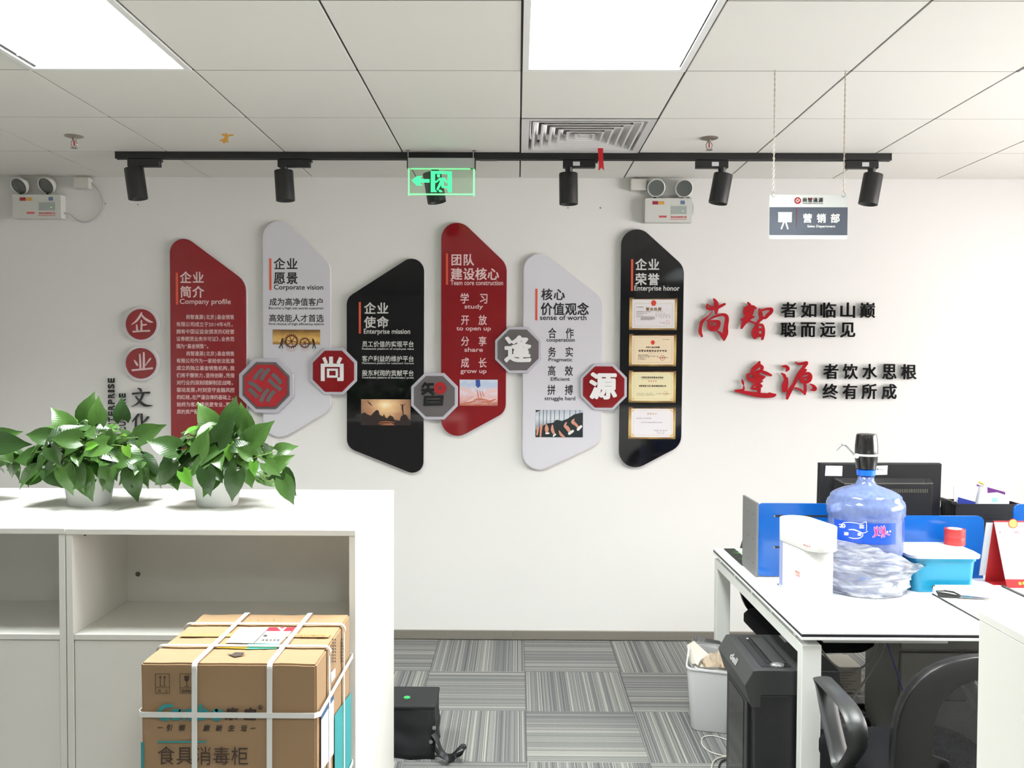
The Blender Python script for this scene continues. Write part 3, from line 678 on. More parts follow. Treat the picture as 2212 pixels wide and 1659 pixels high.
for s in ([(407, 200, 14), (407, 206, 12)], [(404, 210, 18), (398, 235, 16)], [(405, 215, 7), (422, 222, 5), (430, 232, 4)], [(398, 235, 10), (402, 255, 8), (408, 273, 6)], [(396, 235, 10), (388, 255, 8), (380, 272, 6)],
          [(648, 202, 13), (648, 208, 11)], [(652, 213, 16), (656, 236, 15)], [(650, 216, 6), (634, 224, 5), (624, 232, 4)], [(656, 236, 9), (650, 255, 7), (646, 273, 6)], [(658, 236, 9), (664, 255, 7), (671, 273, 6)]):
    stroke(g, s, G_, .0018, .0022, 2)
g.build('pushing_figures', INK, p2)
g = MB()
for x0, x1, h in ((335, 350, 22), (355, 362, 30), (366, 380, 18), (640, 650, 12), (676, 684, 28), (688, 700, 20)): g.prism(rect_(x0, 243-h, x1, 243), G_, .0010, .0011)
g.build('skyline', M('picture_tan', (168, 122, 62), .4), p2)
g = MB()
for cx, R in ((477, 46), (583, 38)): g.prism([(cx+R*math.cos(a/6*PI), 276+R*.62*math.sin(a/6*PI)) for a in range(7)], G_, .0008, .0010)
for s in ([(385, 280, 4), (398, 290, 9), (404, 305, 3)], [(670, 278, 4), (660, 290, 9), (654, 303, 3)]): stroke(g, s, G_, .0008, .0010, 2)
g.build('gear_reflection', M('picture_fade', (205, 196, 200), .4), p2)
# picture: sunset over karst hills
MB().prism(rect_(1032, 678, 1427, 885), G_, 0, .0010).build('sunset_picture', ramp_mat('sunset', [(0, (255, 246, 214)), (.12, (250, 214, 160)), (.4, (188, 140, 104)), (.75, (106, 84, 74)), (1, (52, 50, 56))], 2, .25, 4, radial=(.5, .76, 1.15, .9)), p3)
g = MB()
g.prism([(1032, 885), (1032, 795), (1060, 782), (1085, 800), (1110, 808), (1135, 780), (1155, 762), (1172, 768), (1180, 800), (1205, 815), (1215, 795), (1225, 822), (1240, 830), (1262, 805), (1285, 815), (1300, 842), (1345, 850), (1345, 885), (1300, 885), (1270, 865), (1180, 885)], G_, .0011, .0013)
g.prism([(1330, 885), (1350, 815), (1372, 797), (1395, 802), (1412, 835), (1427, 845), (1427, 885)], G_, .0012, .0015)
for s in ([(1083, 692, 3), (1100, 712, 9), (1125, 732, 3)], [(1105, 712, 4), (1114, 700, 2)], [(1362, 720, 12), (1362, 726, 10)], [(1362, 738, 14), (1364, 765, 12)], [(1362, 738, 5), (1345, 718, 4)], [(1362, 738, 5), (1385, 712, 4)], [(1366, 765, 9), (1368, 798, 7)]):
    stroke(g, s, G_, .0014, .0018, 2)
g.build('hills_and_figure', M('picture_night', (36, 24, 22), .4, var=.3, scale=40), p3)
g = MB()
for s in ([(1180, 860, 3), (1230, 856, 7), (1300, 860, 3)], [(1170, 872, 3), (1240, 872, 5), (1290, 873, 3)], [(1190, 881, 2), (1250, 881, 4), (1300, 880, 2)]): stroke(g, s, G_, .0013, .0015, 3)
g.build('water_glints', M('picture_copper', (190, 112, 70), .4), p3)
# picture: joined hands in front of white shirts
def H_(x, y, d=0): return W_(1000+x/4.096, 650+y/4.096, d)
MB().prism(rect_(-28, 698, 309, 929), H_, 0, .0010).build('teamwork_picture', ramp_mat('hands_ground', [(0, (176, 104, 84)), (.28, (232, 190, 190)), (.55, (240, 226, 236)), (.8, (196, 212, 238)), (1, (222, 232, 244))], 2, .5, 5), p4)
g = MB(); g.prism([(113, 699), (152, 699), (156, 755), (135, 772), (115, 752)], H_, .0011, .0014); g.build('tie', M('picture_tieblue', (46, 76, 150), .4), p4)
g = MB()
for s in ([(-10, 775, 30), (50, 800, 34), (110, 835, 16)], [(290, 792, 34), (240, 800, 34), (180, 830, 16)], [(40, 900, 20), (90, 870, 18), (130, 850, 8)], [(280, 880, 22), (210, 860, 16), (170, 850, 8)]): stroke(g, s, H_, .0011, .0015, 3)
g.build('forearms', M('picture_blush', (240, 206, 204), .4, var=.08, scale=50), p4)
g = MB()
for s in ([(125, 790, 6), (135, 830, 9), (138, 870, 6)], [(150, 800, 6), (160, 830, 8), (168, 865, 5)], [(170, 800, 5), (185, 835, 7), (195, 860, 4)], [(100, 880, 8), (150, 872, 14), (220, 880, 8)], [(0, 915, 12), (60, 900, 14), (110, 890, 8)], [(170, 898, 14), (240, 890, 16), (288, 872, 10)], [(40, 922, 8), (120, 918, 10), (200, 924, 8)]): stroke(g, s, H_, .0014, .0018, 3)
g.build('joined_hands', M('picture_skin', (196, 112, 84), .4, var=.3, scale=60), p4)
# picture: raised thumbs before tall windows
MB().prism(rect_(645, 963, 1065, 1206), H_, 0, .0010).build('thumbs_picture', ramp_mat('office_haze', [(0, (70, 76, 86)), (.35, (150, 162, 176)), (.7, (220, 226, 234)), (1, (186, 194, 206))], 2, .3, 4), p5)
g = MB()
g.prism([(645, 1206), (645, 1140), (690, 1120), (740, 1085), (800, 1078), (830, 1050), (880, 1060), (930, 1040), (990, 1000), (1065, 985), (1065, 1206)], H_, .0010, .0012)
g.prism([(645, 965), (690, 966), (648, 985)], H_, .0010, .0012)
for x in (680, 716, 745, 780, 815, 857, 900, 950, 1000, 1038): bar(g, x, 964, x-4, 1204, 4, H_, .0012, .0013)
g.build('suits_and_frames', M('picture_suit', (28, 36, 40), .4, var=.3, scale=30), p5)
g = MB()
for s in ([(660, 1185, 12), (665, 1140, 20), (668, 1120, 18)], [(690, 1200, 14), (692, 1150, 18), (697, 1105, 20), (694, 1092, 8)], [(745, 1165, 20), (745, 1130, 34), (741, 1095, 12)], [(812, 1180, 18), (795, 1140, 28), (795, 1100, 12)], [(900, 1202, 14), (872, 1182, 24), (855, 1150, 10)],
          [(950, 1160, 24), (925, 1120, 34), (905, 1105, 22), (918, 1075, 11)], [(1030, 1125, 20), (1000, 1090, 24), (975, 1070, 32), (985, 1045, 11)]): stroke(g, s, H_, .0014, .0018, 3)
g.build('raised_thumbs', M('picture_hand', (206, 146, 122), .4, var=.15, scale=60), p5)
g = MB()
for s in ([(945, 1172, 24), (975, 1150, 22)], [(1022, 1135, 24), (1048, 1108, 22)], [(740, 1172, 14), (762, 1170, 14)], [(805, 1195, 14), (822, 1180, 14)]): stroke(g, s, H_, .0018, .0021, 1)
g.build('shirt_cuffs', w_, p5)
# certificates
def C_(x, y, d=0): return W_(1320+x/5.03, 630+y/5.03, d)
GOLD = ramp_mat('gold_frame', [(0, (112, 84, 44)), (.12, (196, 162, 96)), (.5, (214, 186, 122)), (.86, (170, 132, 74)), (1, (96, 66, 40))], 2, .25, 3)
RINK, GINK, BINK = M('seal_red', (200, 60, 56), .4), M('cert_gold_ink', (150, 116, 62), .4), M('cert_grey_ink', (120, 106, 96), .4)
def cert(y0, h, paper, border):
    f = MB().prism([(195, y0), (235, y0), (247, y0+14), (712 if y0 < 200 else 706, y0+5), (708 if y0 < 200 else 703, y0+h), (192, y0+h)], C_, 0, .0014).build('certificate', GOLD, p6)
    MB().prism(rect_(224, y0+20, 684 if y0 < 200 else 677, y0+h-20), C_, .0015, .0019).build('paper', paper, f)
    g = MB(); a, b, c, d_ = 246, y0+62 if y0 < 200 else y0+34, 660, y0+h-40
    for q in ((a, b, c, b+4), (a, d_-4, c, d_), (a, b, a+4, d_), (c-4, b, c, d_)): g.prism(rect_(*q), C_, .0019, .0021)
    g.build('border_print', border, f); return f
PP = [M('cert_white', (232, 228, 230), .35, var=.01), M('cert_cream', (240, 222, 190), .35, var=.03), M('cert_yellow', (238, 228, 186), .35, var=.02), M('cert_pale', (240, 236, 240), .35, var=.01)]
def small(f, rows, mat, nm='small_print'):
    g = MB()
    for x0, x1, y, s in rows: cjk(g, s, x0, x1, y-5, y+5, C_, .0022, .02)
    g.build(nm, mat, f, fix=False)
f1 = cert(62, 350, PP[0], M('cert_border_gold', (214, 200, 170), .4))
g = MB(); g.prism(circ(455, 118, 28, 20), C_, .0020, .0023); g.prism([(432, 130), (478, 130), (474, 150), (436, 150)], C_, .0020, .0022); g.build('emblem', M('emblem_red', (196, 52, 34), .35), f1)
g = MB(); cjk(g, '营业执照', 372, 540, 168, 203, C_, .0022, .03); g.build('title', M('cert_brown_ink', (126, 92, 52), .4), f1, fix=False)
small(f1, [(272, 345, 164, '统一社会信用代码'), (270, 425, 214, '名称尚智逢源(北京)基金销售'), (270, 385, 233, '类型有限责任公司'), (272, 345, 250, '法定代表人'), (272, 460, 267, '经营范围基金销售及业务许可'), (318, 470, 279, '依法须经批准的项目经相关'), (318, 470, 290, '部门批准后依批准的内容开展'), (318, 440, 301, '经营活动不得从事'), (478, 555, 214, '注册资本'), (478, 575, 233, '成立日期'), (478, 632, 250, '营业期限长期有效'), (478, 632, 267, '住所北京市'), (530, 632, 278, '北京市区'), (525, 580, 332, '登记机关'), (565, 632, 346, '年月日')], BINK)
def seal(f, x, y, r, mat=RINK):
    g = MB(); L = circ(x, y, r, 24); K = circ(x, y, r-4, 24); g.strip(L+[L[0]], K+[K[0]], C_, .0022, .0025)
    st = [(x+(r*.4 if i % 2 == 0 else r*.17)*math.sin(PI*i/5), y-(r*.4 if i % 2 == 0 else r*.17)*math.cos(PI*i/5)) for i in range(10)]; g.prism(st, C_, .0022, .0025); g.build('seal', mat, f)
seal(f1, 608, 325, 21, M('seal_pale', (226, 160, 160), .4))
f2 = cert(455, 350, PP[1], M('cert_border_pink', (222, 184, 160), .4))
g = MB(); g.prism(circ(450, 545, 22, 20), C_, .0020, .0023); g.prism([(434, 553), (467, 553), (463, 570), (437, 570)], C_, .0020, .0022); g.build('emblem', M('emblem_red', (196, 52, 34), .35), f2)
g = MB(); cjk(g, '中华人民共和国', 376, 524, 590, 608, C_, .0022, .03); cjk(g, '经营证券期货业务许可证', 297, 602, 626, 648, C_, .0022, .03); g.build('title', M('cert_dark_ink', (70, 52, 44), .4), f2, fix=False)
small(f2, [(292, 400, 682, '机构名称尚智逢源'), (292, 510, 694, '注册地址北京市朝阳区基金大厦'), (292, 410, 707, '注册资本万元整'), (292, 370, 720, '法定代表人'), (292, 372, 732, '业务范围'), (395, 575, 661, 'License of Securities'), (500, 612, 711, '中国证券监督管理'), (560, 632, 512, '流水号编号')], BINK)
seal(f2, 556, 714, 28)
f3 = cert(850, 350, PP[2], M('cert_border_tan', (222, 208, 160), .4))
g = MB(); cjk(g, '中国证券投资基金业协会', 328, 567, 916, 934, C_, .0022, .03); cjk(g, '尚智逢源（北京）基金销售有限公司', 303, 598, 1009, 1027, C_, .0022, .03); g.build('title', M('cert_dark_ink', (70, 52, 44), .4), f3, fix=False)
small(f3, [(328, 568, 941, 'Asset Management Association of China'), (283, 352, 1101, '会员代码'), (283, 352, 1118, '会员类别'), (370, 445, 1099, '入会日期'), (370, 475, 1115, '有效期至年月'), (490, 645, 1102, '证书编号中国基金业')], BINK)
g = MB(); cjk(g, '会员证书', 404, 492, 958, 973, C_, .0022, .02); g.build('red_title', RINK, f3, fix=False); seal(f3, 592, 1100, 24, M('seal_orange', (228, 176, 140), .4))
f4 = cert(1246, 350, PP[3], M('cert_border_cream', (226, 212, 180), .4))
g = MB(); cjk(g, '荣誉证书', 395, 497, 1310, 1330, C_, .0022, .02); g.build('title', M('cert_tan_ink', (206, 178, 140), .4), f4, fix=False)
small(f4, [(275, 440, 1370, '尚智逢源（北京）基金销售'), (330, 558, 1415, '贵公司在年度基金销售评选中荣获'), (468, 612, 1502, '中国基金业年度评选'), (500, 582, 1518, '组委会'), (505, 580, 1534, '二零一八年')], BINK)
for f, y0 in ((f3, 850), (f4, 1246)):
    g = MB()
    for sx, ax_ in ((1, 228), (-1, 673 if y0 > 200 else 680)):
        for sy, ay in ((1, y0+24), (-1, y0+326)):
            g.prism([(ax_, ay), (ax_+sx*42, ay), (ax_+sx*26, ay+sy*14), (ax_+sx*12, ay+sy*28), (ax_, ay+sy*44)], C_, .0020, .0022)
    g.build('corner_ornament', M('cert_corner', (222, 200, 140), .4), f)

# octagon signs, standing further off the wall
OF_ = M('octagon_frame', (196, 194, 204), .35, var=.015); OG = M('octagon_grey', (98, 93, 94), .35, var=.04, scale=30)
GL = M('raised_white', (243, 243, 243), .3, var=.01)
def octagon(cx, cy, R, Ri, kind, lab, extra=0):
    P = Pl(cx, cy, D-.036-extra)
    t = thing('octagon_sign', lab, 'octagon sign', P(cx, cy), 'octagon signs overlapping the wall panels')
    MB().prism(octa(cx, cy, R), P, -.010, 0).build('frame_plate', OF_, t, bevel=.0015, bseg=1)
    MB().prism(octa(cx+3, cy-2, R*.55), P, -.036-extra+.001, -.0101).build('standoff', PVC, t)
    MB().prism(octa(cx, cy, Ri), P, .0002, .003).build('face', ACR['r'] if kind == 'r' else OG, t)
    return t, P
t, P = octagon(575, 833, 59, 51, 'g', 'largest octagon sign, a red woven logo on grey', .006)
rd = MB().prism(octa(575, 833, 45.5), P, .0031, .012).build('red_octagon', RED, t)
g = MB()
for s in LOGO: stroke(g, [(500+x/3.687, 680+y/3.687, 8.5) for x, y in s], P, .0121, .0130, 3, False)
g.build('woven_bar', OG, t)
def O6(P): return lambda x, y, d=0: P(500+x/3.687, 680+y/3.687, d)
t, P = octagon(720.5, 802, 50.5, 44.5, 'r', 'red octagon sign between the white and the black mission panel'); q = O6(P); g = MB()
for b in ((795, 333, 795, 390, 30), (737, 340, 758, 388, 26), (873, 340, 850, 388, 26), (714, 402, 895, 402, 26), (729, 390, 729, 528, 31), (880, 390, 880, 520, 30), (845, 513, 893, 513, 28)): bar(g, *b, q, .0031, .008)
for b in ((762, 437, 850, 437, 18), (762, 492, 850, 492, 18), (771, 428, 771, 500, 18), (841, 428, 841, 500, 18)): bar(g, *b, q, .0032, .0081)
g.build('raised_character', GL, t)
t, P = octagon(938.5, 856, 50.5, 44, 'g', 'grey octagon sign with a red coin over its black character'); q = O6(P); g = MB()
for b in ((1548, 538, 1520, 580, 18), (1535, 556, 1612, 552, 20), (1512, 600, 1614, 597, 22), (1570, 560, 1562, 605, 22), (1562, 603, 1517, 634, 22), (1572, 605, 1614, 636, 22), (1535, 656, 1690, 652, 22), (1546, 650, 1540, 725, 24), (1680, 650, 1672, 720, 24), (1540, 712, 1680, 709, 26), (1560, 683, 1665, 681, 18)): bar(g, *b, q, .0031, .008)
g.build('raised_character', M('raised_black', (18, 18, 20), .15, coat=.4), t)
g = MB(); L = circ(1663, 583, 49, 36); K = [(1663+17*max(-1, min(1, 1.0))*math.cos(a)/(abs(math.cos(a))+abs(math.sin(a))), 583+17*math.sin(a)/(abs(math.cos(a))+abs(math.sin(a)))) for a in [2*PI*i/36 for i in range(36)]]
g.strip(L+[L[0]], K+[K[0]], q, .0082, .0125); g.build('red_coin', RED, t)
t, P = octagon(1119.5, 756, 50, 44, 'g', 'grey octagon sign between the red and the white worth panel'); g = MB(); cjk(g, '逢', 1091, 1146, 726, 781, P, .008, .028, .005); g.build('raised_character', GL, t, fix=False)
t, P = octagon(1304, 836, 50, 44.5, 'r', 'red octagon sign beside the black honour panel'); g = MB(); cjk(g, '源', 1274, 1331, 805, 860, P, .008, .032, .005); g.build('raised_character', GL, t, fix=False)

# round signs and raised lettering at the left
def K_(P): return lambda x, y, d=0: P(220+x/5.721, 650+y/5.721, d)
KAI = {'qi': [[(492, 150, 20), (465, 200, 28), (420, 255, 22), (364, 294, 6)], [(490, 170, 18), (530, 215, 28), (590, 252, 28), (632, 264, 8)], [(490, 245, 22), (490, 310, 22), (488, 372, 26)], [(490, 300, 20), (550, 292, 16)], [(432, 300, 20), (437, 372, 26)], [(388, 381, 22), (480, 374, 20), (588, 369, 22)]],
       'ye': [[(470, 662, 20), (475, 750, 24), (478, 845, 24)], [(520, 642, 22), (520, 740, 27), (518, 845, 26)], [(400, 732, 10), (420, 762, 24), (438, 792, 24)], [(600, 715, 24), (570, 755, 18), (537, 800, 8)], [(378, 857, 24), (500, 846, 22), (622, 832, 24)]],
       'wen': [[(448, 1080, 14), (470, 1090, 22), (482, 1112, 24)], [(382, 1148, 26), (480, 1136, 20), (580, 1133, 26)], [(508, 1150, 24), (470, 1230, 24), (420, 1280, 16), (363, 1307, 5)], [(415, 1180, 12), (460, 1235, 22), (530, 1290, 32), (618, 1294, 9)]],
       'hua': [[(448, 1405, 24), (410, 1450, 22), (368, 1497, 8)], [(418, 1460, 20), (414, 1520, 22), (412, 1612, 24)], [(485, 1402, 24), (490, 1500, 22), (496, 1590, 20), (545, 1617, 26), (600, 1610, 26), (612, 1568, 14)], [(565, 1440, 28), (530, 1480, 20), (500, 1510, 10)]]}
for key, cx, cy, lab in (('qi', 304.5, 700.7, 'upper of the two round red signs at the left'), ('ye', 304.3, 784.8, 'lower of the two round red signs at the left')):
    P = Pl(cx, cy, D-.022); t = thing('round_sign', lab, 'round sign', P(cx, cy), 'round red signs')
    MB().prism(circ(cx, cy, 38.5, 48), P, -.0218, -.004).build('backing_disc', PVC, t, bevel=.001, bseg=1)
    MB().prism(circ(cx, cy, 33, 48), P, -.0039, 0).build('face', ACR['r'], t)
    g = MB()
    for i, s in enumerate(KAI[key]): stroke(g, s, K_(P), .0001, .0008+i*.00004, 5)
    g.build('character', TXT['r'], t)
CLR = {}
BKL = M('letter_black', (12, 12, 15), .12, spec=.4, var=.02); RDL = M('letter_red', (160, 18, 30), .12, coat=.5, var=.03)
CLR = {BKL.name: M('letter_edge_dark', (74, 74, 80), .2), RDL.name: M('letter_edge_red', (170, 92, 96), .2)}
def letter(name, lab, group, strokes, mp0, P, mat, c):
    t = thing(name, lab, 'raised letter', P(*c), group)
    g = MB(); b = MB()
    for i, s in enumerate(strokes):
        stroke(g, s, mp0, .0, .0012+i*.00005, 5); stroke(b, s, mp0, -.009, -.0001, 4)
    b.build('letter_body', CLR[mat.name], t); g.build('letter_face', mat, t)
P = Pl(304, 860, D-.020)
letter('raised_character', 'black brush-style raised character 文 under the round signs', 'brush-style black characters', KAI['wen'], K_(P), P, BKL, (304, 860))
letter('raised_character', 'black brush-style raised character 化 partly behind the potted plants', 'brush-style black characters', KAI['hua'], K_(P), P, BKL, (306, 915))
def gl_letter(ch, x0, x1, y0, y1, lab, group, P, mat, rot=False, bold=.014):
    t = thing('raised_character' if not rot else 'raised_letter', lab, 'raised letter', P((x0+x1)/2, (y0+y1)/2), group)
    G = glyph(ch); xs = [p[0] for p in G[0]]; ys = [p[1] for p in G[0]]; ax, bx, ay, by = min(xs), max(xs), min(ys), max(ys)
    if rot: tr = lambda x, y: (x1-(y-ay)/(by-ay)*(x1-x0), y1-(x-ax)/(bx-ax)*(y1-y0))
    else: tr = lambda x, y: (x0+(x-ax)/(bx-ax)*(x1-x0), y1-(y-ay)/(by-ay)*(y1-y0))
    b = MB(); put(b, G, tr, P, -.0002, bold, .007); b.build('letter_body', CLR[mat.name], t, fix=False)
    g = MB(); put(g, G, tr, P, .0012, bold, .0012); g.build('letter_face', mat, t, fix=False)
PL_ = Pl(1750, 750, D-.020)
ROWS = [('者如临山巅', [(1687, 1720), (1730, 1762), (1772, 1804), (1815, 1845), (1857, 1888)], 654, 686, 'upper slogan, first line'),
        ('聪而远见', [(1687, 1720), (1730, 1761), (1772, 1804), (1815, 1846)], 697, 728, 'upper slogan, second line'),
        ('者饮水思根', [(1780, 1811), (1822, 1853), (1864, 1894), (1907, 1936), (1947, 1979)], 786, 818, 'lower slogan, first line'),
        ('终有所成', [(1779, 1811), (1822, 1852), (1863, 1894), (1906, 1937)], 829, 861, 'lower slogan, second line')]
ORD = ['first', 'second', 'third', 'fourth', 'last']
for s, xs, y0, y1, where in ROWS:
    for i, (ch, (xa_, xb_)) in enumerate(zip(s, xs)):
        gl_letter(ch, xa_, xb_, y0, y1, 'raised black character %s, %s in the %s' % (ch, 'last' if i == len(s)-1 else ORD[i], where), 'black slogan characters', PL_, BKL)
PE = Pl(250, 880, D-.018)
y = 937.0
for i, ch in enumerate('ENTERPRISE'):
    h = 4 if ch == 'I' else 9.3
    gl_letter(ch, 233.5, 246.5, y-h, y, 'small raised black %s standing sideways, number %s up in the outer English word' % (ch, ['one', 'two', 'three', 'four', 'five', 'six', 'seven', 'eight', 'nine', 'ten'][i]), 'sideways English letters', PE, BKL, True, .02); y -= h+3.6
y = 932.0
for i, ch in enumerate('CULTURE'):
    gl_letter(ch, 257.5, 270.5, y-9, y, 'small raised black %s standing sideways, number %s up in the inner English word' % (ch, ['one', 'two', 'three', 'four', 'five', 'six', 'seven'][i]), 'sideways English letters', PE, BKL, True, .02); y -= 12.2
# red brush calligraphy
def R_(x, y, d=0): return PL_(1500+x/6.914, 640+y/6.914, d)
CAL = {'尚': ([[(292, 50, 18), (322, 100, 42), (330, 180, 50), (326, 258, 26)], [(192, 125, 14), (190, 175, 26), (235, 198, 30), (310, 190, 34)], [(212, 130, 8), (240, 160, 14), (280, 170, 20)], [(335, 185, 30), (390, 155, 34), (450, 125, 26)], [(275, 236, 8), (200, 312, 15), (122, 385, 36), (98, 460, 32), (93, 540, 36), (118, 604, 22)],
                [(190, 372, 10), (300, 315, 22), (400, 282, 28), (465, 292, 36), (488, 340, 42), (475, 450, 46), (466, 560, 58), (448, 655, 24)], [(345, 525, 12), (395, 560, 26), (440, 620, 40)], [(212, 400, 14), (228, 465, 44), (255, 505, 34)], [(215, 385, 18), (300, 378, 28), (365, 392, 38), (355, 450, 44), (330, 500, 34), (250, 500, 40)], [(250, 440, 12), (300, 400, 10)], [(290, 470, 40), (330, 470, 40)]], 'red brush-style raised character 尚, leftmost of the upper pair'),
       '智': ([[(798, 102, 18), (822, 150, 42), (775, 210, 62), (752, 270, 34)], [(760, 190, 40), (860, 168, 44), (912, 182, 24)], [(884, 185, 26), (835, 265, 62), (790, 330, 78), (742, 400, 52), (708, 480, 22)], [(716, 350, 30), (800, 330, 56), (890, 312, 16)], [(805, 365, 24), (875, 395, 18), (930, 412, 26)], [(972, 195, 16), (985, 260, 40), (998, 335, 40)], [(990, 222, 22), (1080, 195, 26), (1148, 198, 32), (1142, 240, 36), (1095, 285, 38), (1060, 325, 28), (1000, 325, 34)],
                [(1005, 335, 36), (955, 385, 32), (932, 440, 34), (880, 520, 30), (872, 570, 26), (905, 628, 26)], [(945, 432, 24), (1005, 432, 30), (1032, 480, 26), (1030, 560, 36), (1018, 640, 26)], [(900, 505, 30), (1020, 500, 34)], [(885, 578, 44), (1000, 588, 36)], [(932, 450, 40), (938, 540, 40), (925, 600, 40)]], 'red brush-style raised character 智, right one of the upper pair'),
       '逢': ([[(978, 985, 24), (955, 1035, 52), (888, 1090, 44), (858, 1132, 18)], [(965, 1030, 40), (1020, 1060, 34), (1000, 1112, 30), (905, 1145, 36), (790, 1172, 12)], [(1000, 1118, 30), (1080, 1150, 36), (1150, 1180, 26)], [(798, 1180, 22), (830, 1240, 42), (900, 1245, 62), (980, 1222, 80), (1062, 1208, 16)], [(905, 1165, 46), (958, 1200, 62), (962, 1300, 50), (975, 1380, 42), (977, 1445, 34)],
                [(888, 1302, 16), (960, 1290, 38), (1025, 1270, 14)], [(872, 1375, 24), (905, 1335, 26), (1000, 1340, 40)], [(872, 1380, 24), (960, 1386, 26)], [(725, 1250, 10), (735, 1288, 26), (748, 1325, 10)], [(748, 1340, 10), (740, 1400, 26), (640, 1418, 30)], [(632, 1415, 26), (740, 1432, 36), (900, 1465, 50), (1060, 1483, 52), (1180, 1480, 46), (1218, 1472, 26)], [(1130, 1442, 10), (1190, 1468, 26)]], 'red brush-style raised character 逢, left one of the lower pair'),
       '源': ([[(1318, 1045, 16), (1370, 1048, 34), (1402, 1082, 40), (1382, 1118, 16)], [(1312, 1150, 12), (1350, 1182, 32), (1366, 1240, 28), (1345, 1320, 38), (1352, 1402, 50)], [(1398, 1215, 10), (1384, 1300, 40), (1368, 1400, 40)], [(1515, 985, 12), (1570, 1010, 26), (1680, 990, 32)], [(1682, 1000, 32), (1620, 1085, 36), (1560, 1180, 42), (1500, 1300, 36), (1425, 1435, 46), (1398, 1525, 26)],
                [(1665, 1100, 28), (1625, 1150, 38), (1600, 1200, 28), (1618, 1262, 46), (1640, 1292, 26)], [(1610, 1170, 20), (1700, 1152, 36), (1738, 1192, 42), (1718, 1256, 44), (1650, 1288, 34)], [(1615, 1228, 14), (1700, 1202, 20)], [(1655, 1285, 28), (1666, 1380, 30), (1662, 1462, 18)], [(1515, 1365, 14), (1590, 1395, 22), (1655, 1448, 22)], [(1738, 1308, 10), (1788, 1340, 32), (1806, 1385, 44), (1748, 1402, 14)]], 'red brush-style raised character 源, right one of the lower pair')}
for k_, (ss, lab) in CAL.items():
    ss = [[(x, y, w*1.38) for x, y, w in q] for q in ss]
    xs = [p[0] for s in ss for p in s]; ys = [p[1] for s in ss for p in s]
    letter('raised_character', lab, 'red brush-style slogan characters', ss, R_, PL_, RDL, (1500+(min(xs)+max(xs))/2/6.914, 640+(min(ys)+max(ys))/2/6.914))

# ================================================================== storage cabinets
CW = M('white_melamine', (232, 231, 225), .35, var=.008, scale=3, spec=.45)
CE = M('melamine_edge', (222, 221, 216), .4, var=.01)
SCW = M('screw_cap', (120, 108, 95), .4, .5)
YF, YBK, CT = 2.35, 3.09, 1.152
def cabinet(xa, xb, lab, top_dz=0, mirror=False, yf=YF, yb=YBK, ct=CT):
    t = thing('storage_cabinet', lab, 'cabinet', ((xa+xb)/2, (yf+yb)/2, 0), None if yf < 2 else 'white storage cabinets in a row')
    th = .018; x0, x1 = xa+.001, xb-.001; ym = yf+.336
    B((x0, yf, ct-.016+top_dz), (x1, yb, ct+top_dz)).build('top_panel', CW, t, bevel=.0008, bseg=1)
    for x in (x0, x1-th): B((x, yf+.001, 0), (x+th, yb-.002, ct-.0165+top_dz)).build('side_panel', CW, t, bevel=.0008, bseg=1)
    B((x0+th, ym, .06), (x1-th, ym+.018, ct-.0165+top_dz)).build('back_panel', CW, t)
    B((x0+th, yb-.02, .06), (x1-th, yb-.003, ct-.0165+top_dz)).build('rear_panel', CW, t)
    for z in (ct-.3155, .08): B((x0+th+.0005, yf+.003, z), (x1-th-.0005, ym-.0005, z+.016)).build('shelf', CW, t, bevel=.0008, bseg=1)
    B((x0+th, yf+.03, 0), (x1-th, yf+.046, .08)).build('plinth', CE, t)
    xm = (x0+x1)/2
    for a, b in ((x0+th+.002, xm-.0015), (xm+.0015, x1-th-.002)): B((a, yf+.004, .1), (b, yf+.02, ct-.3175)).build('door', CW, t, bevel=.001, bseg=1)
    return t, th, ym
XC0, XC1 = -1.267, -.4505
c2, th, ym = cabinet(XC0, XC1, 'white storage cabinet with the strapped carton standing in front')
c1, _, _ = cabinet(XC0-.806, XC0-.001, 'white storage cabinet cut off by the left edge of the photo', .0012)
pp = PY(298, 1240, ym); MB().lathe([(.008, 0), (.008, .0012), (.004, .0016), (0, .0008)], pp, 14, ax=Matrix.Rotation(PI/2, 3, 'X')).build('screw', SCW, c2)
MB().lathe([(.008, 0), (.008, .0012), (.004, .0016), (0, .0008)], (XC0+.0195, 2.42, PZ(181, 1167, 1.12).z-.0+.005), 14, ax=Matrix.Rotation(PI/2, 3, 'Y')).build('screw', SCW, c2)
ra = PZ(2113, 1320, CT)
t, _, _ = cabinet(ra.x, ra.x+.9, 'white cabinet in the right foreground with overexposed top', 0, yf=ra.y-.78, yb=ra.y)
t['group'] = 'white storage cabinets in the foreground'

# ================================================================== potted pothos
def leaf_mesh(name, L, wd, droop, fold, mat, lobe=.16, twist=0):
    NL, NW = 6, 2; v = []; f = []
    for i in range(NL+1):
        u = i/NL; w = wd*(math.sin(PI*min(1, u*.86+.14)**.72)**.9)*(1-u**6)
        if i == 0: w = wd*.55
        if i == NL: w = .0005
        for j in range(-NW, NW+1):
            s = j/NW; x = w*s; y = L*u - lobe*L*(abs(s)**1.5)*(1-u)**2*1.4
            z = fold*abs(x) - droop*L*u*u + .05*L*math.sin(u*9+j)*abs(s)*.25 + twist*x*u
            v.append((x, y, z))
    n = 2*NW+1
    for i in range(NL):
        for j in range(n-1): f.append((i*n+j, i*n+j+1, (i+1)*n+j+1, (i+1)*n+j))
    me = bpy.data.meshes.new(name); me.from_pydata(v, [], f)
    for p in me.polygons: p.use_smooth = True
    me.materials.append(mat); return me
